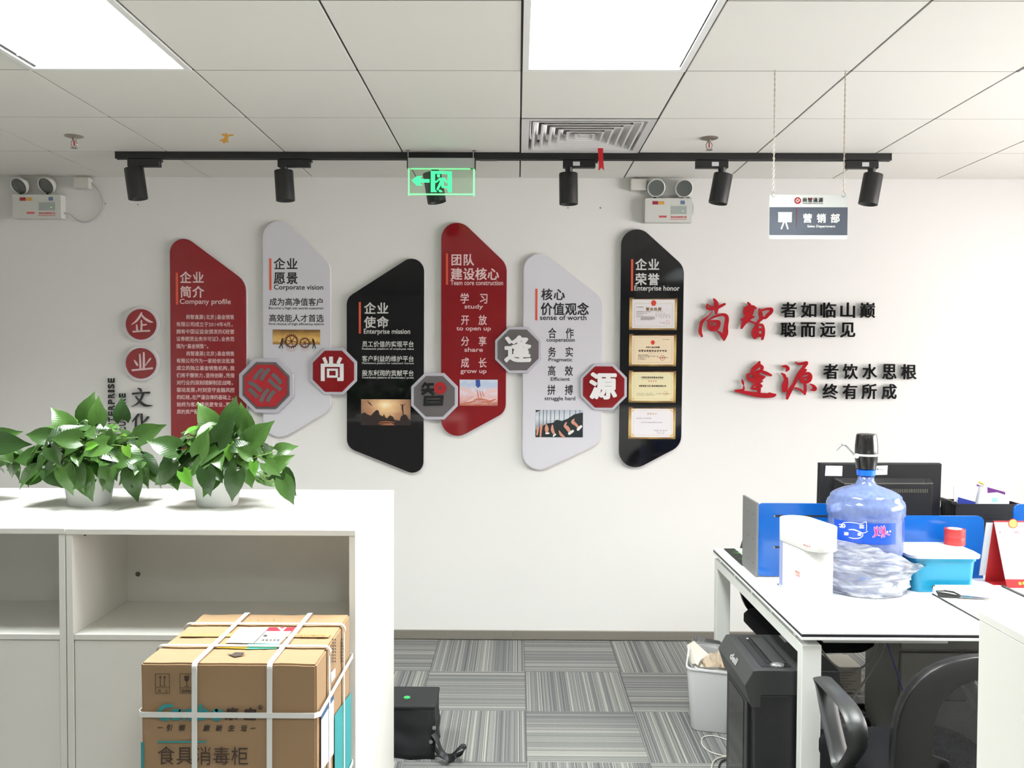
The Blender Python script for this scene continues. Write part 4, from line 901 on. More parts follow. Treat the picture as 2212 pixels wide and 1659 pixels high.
def leaf_mat(name, a, b, yel=(120, 150, 50)):
    m = bpy.data.materials.new(name); m.use_nodes = True; nt = m.node_tree; n = nt.nodes; l = nt.links
    p = n['Principled BSDF']; p.inputs['Roughness'].default_value = .3; p.inputs['Specular IOR Level'].default_value = .5
    tc = n.new('ShaderNodeTexCoord'); sp = n.new('ShaderNodeSeparateXYZ'); l.new(tc.outputs['Object'], sp.inputs[0])
    ab = n.new('ShaderNodeMath'); ab.operation = 'ABSOLUTE'; l.new(sp.outputs[0], ab.inputs[0])
    # side veins: a sine of (y - |x|)
    sb = n.new('ShaderNodeMath'); sb.operation = 'SUBTRACT'; l.new(sp.outputs[1], sb.inputs[0]); l.new(ab.outputs[0], sb.inputs[1])
    ml = n.new('ShaderNodeMath'); ml.operation = 'MULTIPLY'; ml.inputs[1].default_value = 620; l.new(sb.outputs[0], ml.inputs[0])
    sn = n.new('ShaderNodeMath'); sn.operation = 'SINE'; l.new(ml.outputs[0], sn.inputs[0])
    mr = n.new('ShaderNodeMapRange'); mr.inputs['From Min'].default_value = -1; mr.inputs['To Min'].default_value = .965; mr.inputs['To Max'].default_value = 1.035; l.new(sn.outputs[0], mr.inputs['Value'])
    mid = n.new('ShaderNodeMapRange'); mid.inputs['From Min'].default_value = .0; mid.inputs['From Max'].default_value = .0012; mid.inputs['To Min'].default_value = 1.35; mid.inputs['To Max'].default_value = 1; l.new(ab.outputs[0], mid.inputs['Value'])
    oi = n.new('ShaderNodeObjectInfo'); cr = n.new('ShaderNodeValToRGB'); e = cr.color_ramp.elements; e[0].color = (*L3(a), 1); e[1].color = (*L3(b), 1)
    l.new(oi.outputs['Random'], cr.inputs[0])
    nz = n.new('ShaderNodeTexNoise'); nz.inputs['Scale'].default_value = 45; l.new(tc.outputs['Object'], nz.inputs['Vector'])
    m3 = n.new('ShaderNodeMapRange'); m3.inputs['To Min'].default_value = .8; m3.inputs['To Max'].default_value = 1.2; l.new(nz.outputs['Fac'], m3.inputs['Value'])
    k1 = n.new('ShaderNodeMath'); k1.operation = 'MULTIPLY'; l.new(mr.outputs[0], k1.inputs[0]); l.new(mid.outputs[0], k1.inputs[1])
    k2 = n.new('ShaderNodeMath'); k2.operation = 'MULTIPLY'; l.new(k1.outputs[0], k2.inputs[0]); l.new(m3.outputs[0], k2.inputs[1])
    vs = n.new('ShaderNodeVectorMath'); vs.operation = 'SCALE'; l.new(cr.outputs[0], vs.inputs[0]); l.new(k2.outputs[0], vs.inputs['Scale']); l.new(vs.outputs[0], p.inputs['Base Color'])
    bp = n.new('ShaderNodeBump'); bp.inputs['Strength'].default_value = .08; bp.inputs['Distance'].default_value = .001; l.new(sn.outputs[0], bp.inputs['Height']); l.new(bp.outputs[0], p.inputs['Normal'])
    # thin leaf: a little light comes through
    tl_ = n.new('ShaderNodeBsdfTranslucent'); l.new(vs.outputs[0], tl_.inputs[0]); mx = n.new('ShaderNodeMixShader'); mx.inputs[0].default_value = .22
    out = [x for x in n if x.type == 'OUTPUT_MATERIAL'][0]; l.new(p.outputs[0], mx.inputs[1]); l.new(tl_.outputs[0], mx.inputs[2]); l.new(mx.outputs[0], out.inputs[0])
    return m
LG = leaf_mat('pothos_green', (32, 58, 22), (72, 108, 46)); LY = leaf_mat('pothos_young', (80, 138, 40), (108, 152, 50))
LM = [leaf_mesh('leaf_blade', .084, .030, .22, .35, LG), leaf_mesh('leaf_blade', .074, .031, .38, .22, LG, twist=.4), leaf_mesh('leaf_blade', .090, .033, .30, .30, LG, twist=-.4), leaf_mesh('leaf_blade', .066, .027, .10, .5, LG)]
LMY = [leaf_mesh('leaf_blade', .058, .020, .25, .4, LY), leaf_mesh('leaf_blade', .045, .016, .15, .5, LY)]
STM = M('pothos_stem', (92, 122, 52), .5, var=.1)
POTM = M('white_pot_plastic', (228, 230, 228), .3, var=.008)
SOIL = M('potting_soil', (44, 34, 26), .95, var=.3, scale=60, bump=.8, bscale=90)
def place_leaf(root, mesh, base, tipdir, nrm, s=1):
    y = Vector(tipdir).normalized(); z = Vector(nrm); z = (z - y*z.dot(y)).normalized(); x = y.cross(z)
    o = bpy.data.objects.new('leaf', mesh); COL.objects.link(o); o.parent = root
    m = Matrix((x, y, z)).transposed().to_4x4() @ Matrix.Scale(s, 4); m.translation = Vector(base)-wloc(root); o.matrix_local = m
def plant(cx, cy, lab, seed, RX, RZ, n, extra=(), vine=()):
    rnd = random.Random(seed); z0 = CT; H = .128
    t = thing('potted_pothos', lab, 'potted plant', (cx, cy, z0), 'pothos plants on the storage cabinets')
    MB().lathe([(.060, .0), (.064, .004), (.0825, H-.02), (.0845, H-.018), (.086, H), (.082, H+.001), (.079, H-.02), (.0755, H-.03)], (cx, cy, z0), 40).build('pot', POTM, t, smooth=True)
    MB().lathe([(.077, H-.028), (.05, H-.02), (0, H-.018)], (cx, cy, z0), 24).build('soil', SOIL, t)
    c = Vector((cx, cy, z0+H-.02)); st = MB()
    for i in range(n):
        inner = i < n*.3
        a = (i*2.39996+rnd.uniform(-.25, .25)) % (2*PI)
        if inner: el = rnd.uniform(.0, 1.5); k = rnd.uniform(.45, .72)
        else: q = (i-n*.3)/(n*.7); el = math.asin(min(1, -.25+1.24*q)); k = rnd.uniform(.82, 1.02)
        hr = Vector((math.cos(a), math.sin(a), 0)); rx = RX*(1 if abs(hr.x) > .6 else .86)
        b = c + Vector((hr.x*RX*k*math.cos(el), hr.y*RX*.8*k*math.cos(el), RZ*k*math.sin(el)+.012))
        if el < 0: b.z = c.z + .035*el*2.2 - .0; 
        if el < 0 and math.hypot(b.x-cx, b.y-cy) < .1: b = c + Vector((hr.x*.105, hr.y*.105, .035*el))
        out = (Vector((hr.x*math.cos(el), hr.y*math.cos(el), math.sin(el)*1.1))).normalized()
        side = Vector((rnd.uniform(-1, 1), rnd.uniform(-1, 1), rnd.uniform(-.5, .5)))
        tip = (hr*.55 + Vector((0, 0, -.30 - .35*(el < .3) + .9*(el > .7)*rnd.random())) + side*.85)
        nrm = out + Vector((0, -.55, .45)) + side*.35
        sc_ = rnd.uniform(.72, 1.12)*(.9 if inner else 1)
        y = rnd.random(); ms = LMY[rnd.randrange(2)] if y < .1 else LM[rnd.randrange(4)]
        b = b - tip.normalized()*.040
        if b.z < z0+.085: b.z = z0+.085
        place_leaf(t, ms, b, tip, nrm, sc_)
        r0 = c + Vector((hr.x*rnd.uniform(0, .045), hr.y*rnd.uniform(0, .045), .0)); mid = (r0+b)/2 + Vector((0, 0, .035+.02*rnd.random()))
        if math.hypot(b.x-cx, b.y-cy) > .08: mid.z = max(mid.z, c.z+.045)
        st.tube([Vector(p) for p in catmull([tuple(r0), tuple(mid), tuple(b)], 4)], .0014, 5)
    for (px, py, sz, ang, dy, kind) in extra:
        b = PY(px, py, cy+dy); an = math.radians(ang); tip = Vector((math.cos(an), -.15, math.sin(an)))
        place_leaf(t, (LMY if kind == 'y' else LM)[0 if kind == 'y' else kind], b, tip, Vector((.1*sz, -1, .35)), sz)
        if not vine: st.tube([Vector(p) for p in catmull([tuple(c), tuple((c+b)/2+Vector((0, 0, .04))), tuple(b)], 4)], .0014, 5)
    for pts, r in vine:
        st.tube([Vector(p) for p in catmull([tuple(PY(x, y, cy+d)) for x, y, d in pts], 4)], r, 6)
    st.build('stem_cluster', STM, t, smooth=True)
    return t
PYC = 2.755
plant(PY(193, 1050, PYC).x, PYC, 'bushy pothos in a white pot, middle of the three plants', 11, .200, .165, 140,
      extra=[(110, 945, 1.0, 170, -.05, 0), (90, 985, 1.1, 185, -.03, 2), (285, 1020, 1.1, -80, -.05, 2), (178, 1020, 1.15, -70, -.12, 0), (232, 1030, .7, -85, -.12, 1), (230, 960, 1.0, 200, -.17, 2), (170, 950, 1.05, 175, -.16, 0), (258, 995, .9, 10, -.15, 1), (272, 965, .7, -70, -.15, 'y'), (190, 965, .7, 20, -.17, 'y'), (140, 1010, 1.0, -75, -.13, 2), (85, 1020, 1.1, 200, -.08, 1), (185, 905, 1.0, 75, .0, 2), (213, 912, 1.0, 90, -.05, 0), (265, 905, .95, 95, -.02, 1), (150, 925, 1.0, 130, -.05, 2), (300, 945, 1.0, 30, -.08, 2)])
plant(PY(470, 1050, PYC).x, PYC, 'pothos in a white pot with a trailing vine at its side', 23, .185, .170, 135,
      extra=[(600, 975, .85, 20, -.04, 1), (592, 1010, .9, 35, -.06, 0), (608, 1022, .95, -55, -.05, 2), (612, 1038, 1.0, -65, -.07, 0), (545, 985, .9, 150, -.14, 3), (548, 1000, .75, -85, -.16, 'y'), (575, 1000, .8, -40, -.12, 1), (585, 1002, .6, -80, -.1, 3), (395, 1020, 1.0, -55, -.14, 'y'), (445, 1015, 1.0, -80, -.14, 0), (510, 1020, 1.05, -100, -.14, 2), (535, 1015, .9, -75, -.12, 3), (540, 955, 1.1, 45, -.06, 2), (497, 920, 1.05, 80, -.05, 2), (462, 925, 1.1, 120, -.04, 2), (532, 930, 1.1, 100, -.03, 0), (380, 970, 1.1, 160, -.12, 2), (372, 1000, 1.0, -120, -.12, 0), (365, 1025, .8, 210, -.1, 1), (430, 980, 1.0, 70, -.18, 0), (470, 955, 1.05, 60, -.17, 2)],
      vine=[([(505, 1010, -.02), (540, 1018, -.08), (562, 1022, -.08), (568, 1035, -.07), (600, 1042, -.06), (612, 1040, -.06)], .0022), ([(562, 1022, -.08), (575, 1027, -.07), (594, 1023, -.06), (600, 1018, -.06)], .0014), ([(568, 1035, -.07), (558, 1043, -.08), (548, 1030, -.1), (547, 1015, -.12)], .0013), ([(562, 1022, -.08), (580, 1030, -.07), (588, 1016, -.08)], .0013), ([(520, 1000, -.08), (560, 985, -.08), (598, 975, -.05)], .0014)])
plant(PY(-95, 1050, PYC).x, PYC, 'pothos at the left edge of the photo, mostly out of view', 31, .19, .16, 90, extra=[(-8, 960, 1.15, 5, -.08, 2), (-12, 950, 1.1, 20, -.02, 0)])

# ================================================================== strapped carton
CB = M('corrugated_card', (150, 122, 90), .75, var=.07, scale=5, bump=.25, bscale=25, stretch=(1, 1, .5))
X0, X1, Y0, Y1, ZT = -.8775, -.462, 1.942, 2.334, .921
t = thing('carton', 'tall brown cardboard carton bound with white straps, printed in Chinese', 'carton', ((X0+X1)/2, (Y0+Y1)/2, 0))
bm = bmesh.new(); bmesh.ops.create_cube(bm, size=1)
for v in bm.verts: v.co = Vector(((X0+X1)/2+v.co.x*(X1-X0-.004), (Y0+Y1)/2+v.co.y*(Y1-Y0-.004), ZT/2+v.co.z*ZT))
bmesh.ops.bevel(bm, geom=bm.edges[:], offset=.004, segments=2, affect='EDGES')
bmesh.ops.subdivide_edges(bm, edges=[e for e in bm.edges if e.calc_length() > .05], cuts=14, use_grid_fill=True)
from mathutils import noise as mnoise
for v in bm.verts:
    q = mnoise.noise(v.co*9)*.0022 + (mnoise.noise(v.co*30)*.0016 if v.co.z > ZT-.06 else 0)
    v.co += (v.co-Vector(((X0+X1)/2, (Y0+Y1)/2, ZT/2))).normalized()*(q-.0018)
me = bpy.data.meshes.new('carton_body'); bm.to_mesh(me); bm.free(); me.materials.append(CB)
for p in me.polygons: p.use_smooth = True
me.set_sharp_from_angle(angle=.3)
o = bpy.data.objects.new('carton_body', me); COL.objects.link(o); o.parent = t; o.location = -wloc(t)
fr_ = Pl(500, 1540, Y0-.0012); PYF = fr_
def top_(x, y, d=0): p = PZ(x, y, ZT+.001); return Vector((p.x, p.y, ZT+.0012+d))
def sd_(x, y, d=0):                                   # right flank: pixel -> (X1, y, z)
    r_ = ray(x, y); k = (X1+.001)/r_.x; return Vector((X1+.0012+d, min(r_.y*k, Y1-.004), max(.005, CZ+r_.z*k)))
INKB, TEAL = M('carton_ink', (58, 44, 36), .7, var=.1, scale=40), M('carton_teal', (44, 136, 138), .7, var=.06)
def Fm(x, y, d=0): return fr_(300+x/7.243, 1430+y/7.243, d)
g = MB(); cjk(g, '食具消毒柜', 272, 1715, 1335, 1630, Fm, .0004, .0); g.build('product_title', INKB, t, fix=False)
g = MB(); cjk(g, '引领健康新生活', 415, 1695, 990, 1085, Fm, .0004, .025, slant=.2); bar(g, 272, 1040, 355, 1036, 9, Fm, 0, .0004); bar(g, 1748, 1040, 1832, 1036, 9, Fm, 0, .0004)
g.build('slogan_text', INKB, t, fix=False); g = MB()
cjk(g, '康宝', 1360, 1840, 715, 900, Fm, .0004, .035, slant=.1)
L = circ(1910, 702, 38, 20); K = circ(1910, 702, 28, 20); g.strip(L+[L[0]], K+[K[0]], Fm, 0, .0004); latin(g, 'R', 1896, 1926, 720, 34, Fm, .0004, .03)
g.build('brand_characters', INKB, t, fix=False)
def frame_(g, x0, y0, x1, y1, w):
    for a in ((x0, y0, x1, y0), (x0, y1, x1, y1), (x0, y0, x0, y1), (x1, y0, x1, y1)): bar(g, *a, w, Fm, 0, .0003)
g = MB(); frame_(g, 247, 175, 468, 486, 6); bar(g, 247, 395, 468, 395, 5, Fm, 0, .0003)
for x in (322, 390): bar(g, x, 240, x, 372, 9, Fm, 0, .0004); g.prism([(x, 208), (x+22, 246), (x-22, 246)], Fm, 0, .0005)
bar(g, 300, 372, 415, 372, 6, Fm, 0, .0004); cjk(g, '向上', 285, 440, 425, 470, Fm, .0004, .02); g.build('this_way_up_mark', INKB, t, fix=False)
g = MB(); frame_(g, 632, 175, 850, 486, 6); bar(g, 632, 395, 850, 395, 5, Fm, 0, .0003)
g.prism([(703, 208), (780, 208), (776, 270), (755, 298), (728, 298), (706, 270)], Fm, 0, .0004); bar(g, 742, 298, 742, 372, 8, Fm, 0, .0004); bar(g, 705, 376, 780, 376, 6, Fm, 0, .0004)
cjk(g, '易碎物品', 655, 840, 425, 470, Fm, .0004, .02); g.build('fragile_mark', INKB, t, fix=False)
g = MB()
for s in ([(505, 692, 50), (420, 690, 60), (330, 740, 62), (300, 840, 62), (360, 900, 55), (440, 900, 45)], [(620, 760, 45), (520, 770, 48), (485, 840, 50), (540, 900, 48), (610, 850, 48), (640, 760, 48)], [(645, 760, 46), (620, 850, 46), (605, 905, 46)], [(700, 905, 46), (730, 770, 46)], [(728, 800, 40), (780, 752, 46), (820, 790, 46), (790, 905, 46)],
          [(965, 680, 52), (930, 800, 50), (910, 900, 50)], [(935, 800, 44), (1010, 752, 50), (1070, 800, 52), (1030, 880, 50), (930, 895, 44)], [(1210, 755, 52), (1140, 800, 52), (1150, 880, 50), (1220, 905, 46), (1290, 860, 52), (1290, 780, 52), (1210, 755, 50)]):
    stroke(g, s, Fm, .0001, .0004+.00004*len(g.v)/200, 4)
bar(g, 270, 1270, 1050, 1262, 26, Fm, 0, .0003); g.prism([(5, 1275), (52, 1275), (52, 2600), (5, 2600)], Fm, 0, .0003)
g.build('teal_print', TEAL, t)
g = MB()
def Tm(x, y, d=0): return top_(200+x/3.687, 1250+y/3.687, d)
g.prism([(1070, 600), (1110, 602), (1135, 586), (1212, 588), (1180, 606), (1222, 608), (1130, 624)], Tm, 0, .0003); g.build('arrow_print', INKB, t)
lbl = MB().prism([(1170, 392), (1615, 392), (1490, 520), (1060, 512)], Tm, 0, .0006).build('shipping_label', M('paper_label', (236, 236, 232), .45, var=.01), t)
MB().prism([(1405, 390), (1617, 390), (1590, 422), (1378, 420)], Tm, .0006, .0010).build('red_corner', M('label_red', (208, 40, 56), .45), lbl)
g = MB(); latin(g, 'A', 1478, 1540, 395, -26, Tm, .0013, .03); g.build('letter_mark', w_, lbl, fix=False)
g = MB()
for i in range(16): x = 1338+i*10; bar(g, x+6, 486, x, 500, 3+3*(i*7 % 3), Tm, .0006, .0009)
bar(g, 1380, 420, 1285, 516, 5, Tm, .0006, .0009); latin(g, '9', 1358, 1392, 450, -14, Tm, .0010, .03); g.build('label_print', INKB, lbl, fix=False)
g = MB(); g.prism([(1015, 522), (1240, 528), (1230, 560), (990, 552)], Tm, 0, .0005); g.build('yellow_tape', M('tape_yellow', (240, 196, 60), .4), t)
g = MB(); g.prism([(1240, 522), (1490, 520), (1465, 558), (1228, 562)], Tm, 0, .0005); g.build('green_tape', M('tape_green', (80, 180, 150), .4), t)
g = MB(); g.prism([(720, 436), (1895, 440), (1880, 468), (690, 462)], Tm, 0, .0004); g.build('sealing_tape', M('brown_tape', (176, 140, 98), .3, var=.03), t)
g = MB(); latin(g, 'Canbo', 1850, 1570, 452, -16, Tm, .0007, .02); cjk(g, '扫描贴膜之农', 1510, 1190, 332, 322, Tm, .0004, .02); g.build('tape_print', M('tape_ink', (140, 104, 66), .6), t, fix=False)
g = MB()
def Sm(x, y, d=0): return sd_(560+x/5.04, 1330+y/5.04, d)
g.prism([(820, 1085), (1020, 790), (1020, 1700), (820, 2300)], Sm, 0, .0004); g.build('teal_side_panel', TEAL, t)
MB().prism([(672, 1085), (808, 860), (808, 1500), (672, 1700)], Sm, 0, .0006).build('energy_label', M('paper_energy', (214, 214, 222), .45, var=.06, scale=90), t)
MB().prism([(672, 1080), (808, 855), (808, 905), (672, 1135)], Sm, .0006, .0009).build('label_header', M('label_navy', (48, 84, 120), .45), t)
MB().prism([(778, 620), (825, 572), (825, 665), (782, 728)], Sm, 0, .0006).build('side_sticker', M('paper_label', (236, 236, 232), .45), t)
g = MB()
for y in range(250, 520, 34):
    for x in (795, 822, 900): stroke(g, [(x, y, 5), (x+3, y+9, 12), (x+8, y+18, 5)], Sm, 0, .0004, 2)
g.build('side_print', INKB, t)
# straps
SW = M('strap_white', (228, 228, 224), .35, var=.01, coat=.3)
def strap(pts, wv, nrm_th=.0009):
    mb = MB(); n = len(pts); v = []; W = Vector(wv)
    for i, p in enumerate(pts):
        p = Vector(p); a = Vector(pts[max(i-1, 0)]); b = Vector(pts[min(i+1, n-1)]); tt = (b-a).normalized(); nn = W.cross(tt).normalized()*nrm_th
        v += [p-W-nn, p+W-nn, p+W+nn, p-W+nn]
    f = [(4*i+k, 4*i+(k+1) % 4, 4*i+4+(k+1) % 4, 4*i+4+k) for i in range(n-1) for k in range(4)] + [(3, 2, 1, 0), (4*n-4, 4*n-3, 4*n-2, 4*n-1)]
    return mb.add(v, f)
e = .0032
def arc(c, r, a0, a1, U, V, n=5): return [Vector(c)+Vector(U)*r*math.cos(a0+(a1-a0)*i/n)+Vector(V)*r*math.sin(a0+(a1-a0)*i/n) for i in range(n+1)]
for px_t, px_b in ((421, 418), (583, 578)):
    xt = PY(px_t, 1435, Y0).x
    strap([(xt-.003, Y0-e, .0), (xt-.002, Y0-e, .5), (xt, Y0-e, ZT-.012)] + arc((xt, Y0+.008, ZT-.010), .012, PI, PI/2, (0, 1, 0), (0, 0, 1), 4) + [(xt, Y1-.01, ZT+e+.001), (xt, Y1+e-.002, ZT-.006), (xt, Y1+e, ZT-.03), (xt, Y1+e, 0)], (.0062, 0, 0)).build('strap', SW, t)
for py in (1351, 1399):
    yy = PZ(600, py, ZT).y
    strap([(X0-e, yy, .0), (X0-e, yy, ZT-.02)] + arc((X0+.008, yy, ZT-.010), .0145, PI, PI/2, (1, 0, 0), (0, 0, 1), 4) + arc((X1-.008, yy, ZT-.010), .0145, PI/2, 0, (1, 0, 0), (0, 0, 1), 4) + [(X1+e, yy, ZT-.02), (X1+e, yy, 0)], (0, .0062, 0)).build('strap', SW, t)
for z in (PY(500, 1543, Y0).z, PY(500, 1543, Y0).z-.30):
    r = .006
    pts = [(X0-e, Y1+e, z), (X0-e, Y0+r, z), (X0+r, Y0-e-.002, z), (X1-r, Y0-e-.002, z), (X1+e+.002, Y0+r, z), (X1+e+.002, Y1+e, z), (X0-e, Y1+e, z)]
    strap(pts, (0, 0, .0062)).build('strap', SW, t)

# ================================================================== black bag behind the cabinets
NY = M('black_nylon', (24, 25, 28), .6, var=.15, scale=30, bump=.4, bscale=25)
fy = PZ(900, 1640, 0).y; bx1 = PY(938, 1560, fy).x; zt = PY(900, 1527, fy).z
t = thing('cooler_bag', 'black square fabric bag with a strap behind the white cabinet', 'bag', (bx1-.17, fy+.09, 0))
bm = bmesh.new(); bmesh.ops.create_cube(bm, size=1); bmesh.ops.subdivide_edges(bm, edges=bm.edges[:], cuts=9, use_grid_fill=True)
for v in bm.verts:
    u = Vector(v.co); p = Vector((bx1-.17+u.x*.34, fy+.10+u.y*.20, zt/2+u.z*zt)); nn = mnoise.noise(p*14); cr_ = .35 if u.z > .3 else 1
    p += Vector((u.x, u.y, 0)).normalized()*nn*.022*cr_ if (u.x or u.y) else Vector()
    if u.z < 0: p.x += .006*nn
    p.z = max(0, p.z+nn*.004*(u.z > 0)); v.co = p
bmesh.ops.smooth_vert(bm, verts=bm.verts, factor=.3)
me = bpy.data.meshes.new('bag_body'); bm.to_mesh(me); bm.free(); me.materials.append(NY)
for p in me.polygons: p.use_smooth = True
o = bpy.data.objects.new('bag_body', me); COL.objects.link(o); o.parent = t; o.location = -wloc(t)
B((bx1-.345, fy-.004, zt-.012), (bx1+.004, fy+.205, zt+.006)).build('lid', NY, t, bevel=.006)
c = PZ(879, 1507, zt+.007); MB().lathe([(0, .0), (.014, 0), (.013, .003), (0, .0035)], c-Vector((0, 0, .0003)), 20).build('round_badge', M('badge_green', (50, 170, 90), .3, var=.3, scale=120), t)
sp_ = [PY(936, 1585, fy-.01), PY(945, 1600, fy-.02), PY(955, 1625, fy-.03), PZ(968, 1638, .03), PZ(985, 1632, .012), PZ(1000, 1625, .05), PZ(1002, 1612, .07), PZ(990, 1618, .06), PZ(972, 1634, .02), PZ(950, 1628, .01), PZ(935, 1610, .06)]
MB().tube([Vector(p) for p in catmull([tuple(p) for p in sp_], 4)], .013, 8, flat=((.2, 1, .5), 1, .16)).build('shoulder_strap', NY, t, smooth=True)
for p in (PY(931, 1602, fy-.006), PY(938, 1572, fy-.008)): MB().lathe([(.008, 0), (.008, .004), (0, .005)], p, 10, ax=Matrix.Rotation(PI/2, 3, 'X')).build('ring', ST, t)

# ================================================================== office desk
DT_ = .75
DW = M('desk_laminate', (236, 237, 236), .28, var=.006, coat=.15); DF = M('desk_steel', (222, 224, 220), .4, var=.01); DB = M('desk_edge_black', (26, 24, 32), .5)
dn, df = PZ(1725, 1366, DT_), PZ(1545, 1184, DT_)
DX0, DY0, DY1, DX1 = (dn.x+df.x)/2, dn.y, df.y, 3.4
t = thing('office_desk', 'white office desk with open steel legs and dark edge line', 'desk', ((DX0+DX1)/2, (DY0+DY1)/2, 0))
B((DX0, DY0, DT_-.007), (DX1, DY1, DT_)).build('desktop', DW, t, bevel=.0012, bseg=1)
B((DX0+.001, DY0+.001, DT_-.016), (DX1-.001, DY1-.001, DT_-.0071)).build('edge_line', DB, t)
B((DX0, DY0, DT_-.026), (DX1, DY1, DT_-.0161)).build('underboard', DW, t, bevel=.001, bseg=1)
for xx in (DX0+.006, DX1-.07):
    B((xx+.001, DY0+.014, DT_-.085), (xx+.063, DY1-.014, DT_-.0455)).build('side_beam', DF, t, bevel=.002, bseg=1)
    for yy in (DY0+.012, DY1-.052): B((xx, yy, 0), (xx+.064, yy+.045, DT_-.046)).build('leg', DF, t, bevel=.002, bseg=1)
    for q in range(5): y = DY0+.10+q*(DY1-DY0-.2)/4; B((xx+.004, y-.012, DT_-.045), (xx+.040, y+.012, DT_-.026)).build('spacer', DF, t)
for yy in (DY0+.16, DY1-.2): B((DX0+.07, yy, DT_-.075), (DX1-.07, yy+.04, DT_-.035)).build('cross_beam', DF, t)
B((DX0+.09, DY0+.05, DT_-.050), (DX0+.5, DY0+.12, DT_-.0262)).build('cable_tray', DF, t)
gm = PZ(1686, 1268, DT_); MB().prism([(1678, 1262), (1700, 1262), (1700, 1274), (1692, 1275)], lambda x, y, d=0: Vector((PZ(x, y, DT_).x, PZ(x, y, DT_).y, DT_+d)), .0001, .003).build('cable_flap', M('flap_slate', (84, 94, 128), .4), t)
# desk screens
BL = M('blue_screen_acrylic', (12, 86, 166), .18, coat=.3, var=.03); GS = M('grey_screen_board', (112, 112, 112), .5, var=.03)
YD = PZ(1640, 1247, DT_).y; P = Pl(1880, 1170, YD)
zb = lambda: None
t = thing('desk_shelf', 'blue and grey desktop shelf screen with slots, left end of the desk', 'desk screen', (P(1730, 1247).x, YD+.1, DT_))
ob = MB()
o1 = rrect(1637, 1087.5, 1795, 1246.5, 9)
ob.prism(o1, P, -.006, 0); ob.build('front_panel', BL, t, bevel=.0008, bseg=1)
sl = MB()
for y in (1115, 1183): sl.prism(rrect(1671, y-2, 1789, y+2.2, 2), P, 0, .0006)
sl.build('slot', M('slot_dark', (20, 24, 34), .7), t)
for y in (1115.5, 1183.5): MB().lathe([(.004, 0), (.004, .001), (0, .002)], P(1672, y, .0007), 10, ax=Matrix.Rotation(PI/2, 3, 'X')).build('slot_pin', ST, t)
gx = P(1637, 1100).x; ybk = (gx+.001)/ray(1608, 1160).x*ray(1608, 1160).y
gp = B((gx-.008, YD-.001, DT_+.0005), (gx+.002, ybk, P(1637, 1087).z)).build('side_panel', GS, t, bevel=.001, bseg=1)
for y, z in ((YD+.04, .80), (YD+.04, .9), (YD+.04, 1.0), (YD+.12, .80), (YD+.12, .9), (YD+.12, 1.0)): MB().lathe([(.003, 0), (.003, .0006), (0, .001)], (gx-.0082, y, z), 8, ax=Matrix.Rotation(-PI/2, 3, 'Y')).build('peg_hole', BK, t)
B((gx+.003, YD+.008, .935), (P(1795, 1100).x-.011, ybk, .945)).build('shelf', GS, t)
xa_ = P(1797, 0).x
o = MB().prism(round_poly([(1797, 1113, 4), (2125, 1113, 14), (2125, 1260, 12), (1797, 1260, 4)]), lambda x, y, d=0: Vector((P(x, y).x, YD-d, max(P(x, y).z, DT_+.001))), -.008, .0)
o.build('desk_screen', BL, label='lower blue desk screen behind the water bottle and teal box', cat='desk screen', bevel=.0008, bseg=1)
o = MB().prism(round_poly([(2188, 1087, 14), (2420, 1087, 14), (2420, 1250, 12), (2188, 1250, 12)]), lambda x, y, d=0: Vector((P(x, y).x, YD-d, max(P(x, y).z, DT_+.001))), -.008, .0)
o.build('desk_screen', BL, label='blue desk screen cut off by the right edge of the photo', cat='desk screen', bevel=.0008, bseg=1)
# mouse mat with green print
def Dk(x, y, d=0): p = PZ(x, y, DT_); return Vector((p.x, p.y, DT_+.0003+d))
t = thing('mouse_mat', 'black mouse mat with green streaks at the far corner of the desk', 'mouse mat', Dk(1592, 1203))
MB().prism(rrect(1567, 1186, 1640, 1222, 2), lambda x, y, d=0: Vector((Dk(1567+(x-1567)*.2, 1186).x*0+df.x+.035+(x-1567)*.0007, Dk(1570, y).y, DT_+.0003+d)), 0, .003).build('mat', M('mat_black', (22, 22, 20), .7), t)
rnd = random.Random(5); g = MB()
for i in range(16):
    x = df.x+.05+rnd.random()*.09; y = Dk(1570, 1190+rnd.random()*28).y; a = rnd.uniform(-.3, .3); L_ = .02+.03*rnd.random()
    stroke(g, [(x, y, .002), (x+L_*math.cos(a)/2, y+L_*math.sin(a)/2, .005), (x+L_*math.cos(a), y+L_*math.sin(a), .002)], lambda u, v, d=0: Vector((u, v, DT_+.0034+d)), 0, .0004+.00003*i, 3)
g.build('green_print', M('mat_green', (70, 150, 50), .6), t)

# ------------------------------------------------------------------ monitor seen from behind
MK = M('monitor_plastic', (12, 12, 14), .45, var=.05, bump=.15, bscale=300); YM = 3.78; P = Pl(1902, 1060, YM)
def Mo(x, y, d=0): return P(1750+x/7.373, 920+y/7.373, d)
t = thing('monitor', 'black computer monitor seen from behind with two paper stickers', 'monitor', (P(1902, 1060).x, YM+.03, DT_))
bot = 1900
MB().prism([(160, 602), (2090, 597), (2065, bot), (140, bot)], Mo, -.018, 0).build('rear_shell', MK, t, bevel=.002, bseg=1)
MB().prism([(150, 596), (2096, 591), (2071, bot+8), (130, bot+8)], Mo, -.028, -.0181).build('bezel', M('monitor_bezel', (40, 40, 42), .3), t)
v = [Mo(370, 832, 0), Mo(1905, 825, 0), Mo(1890, bot-60, 0), Mo(380, bot-60, 0), Mo(500, 905, .035), Mo(1890, 898, .035), Mo(1870, bot-140, .035), Mo(510, bot-140, .035)]
MB().add(v, [(4, 5, 6, 7), (0, 1, 5, 4), (1, 2, 6, 5), (2, 3, 7, 6), (3, 0, 4, 7), (0, 3, 2, 1)]).build('electronics_hump', MK, t, bevel=.001, bseg=1)
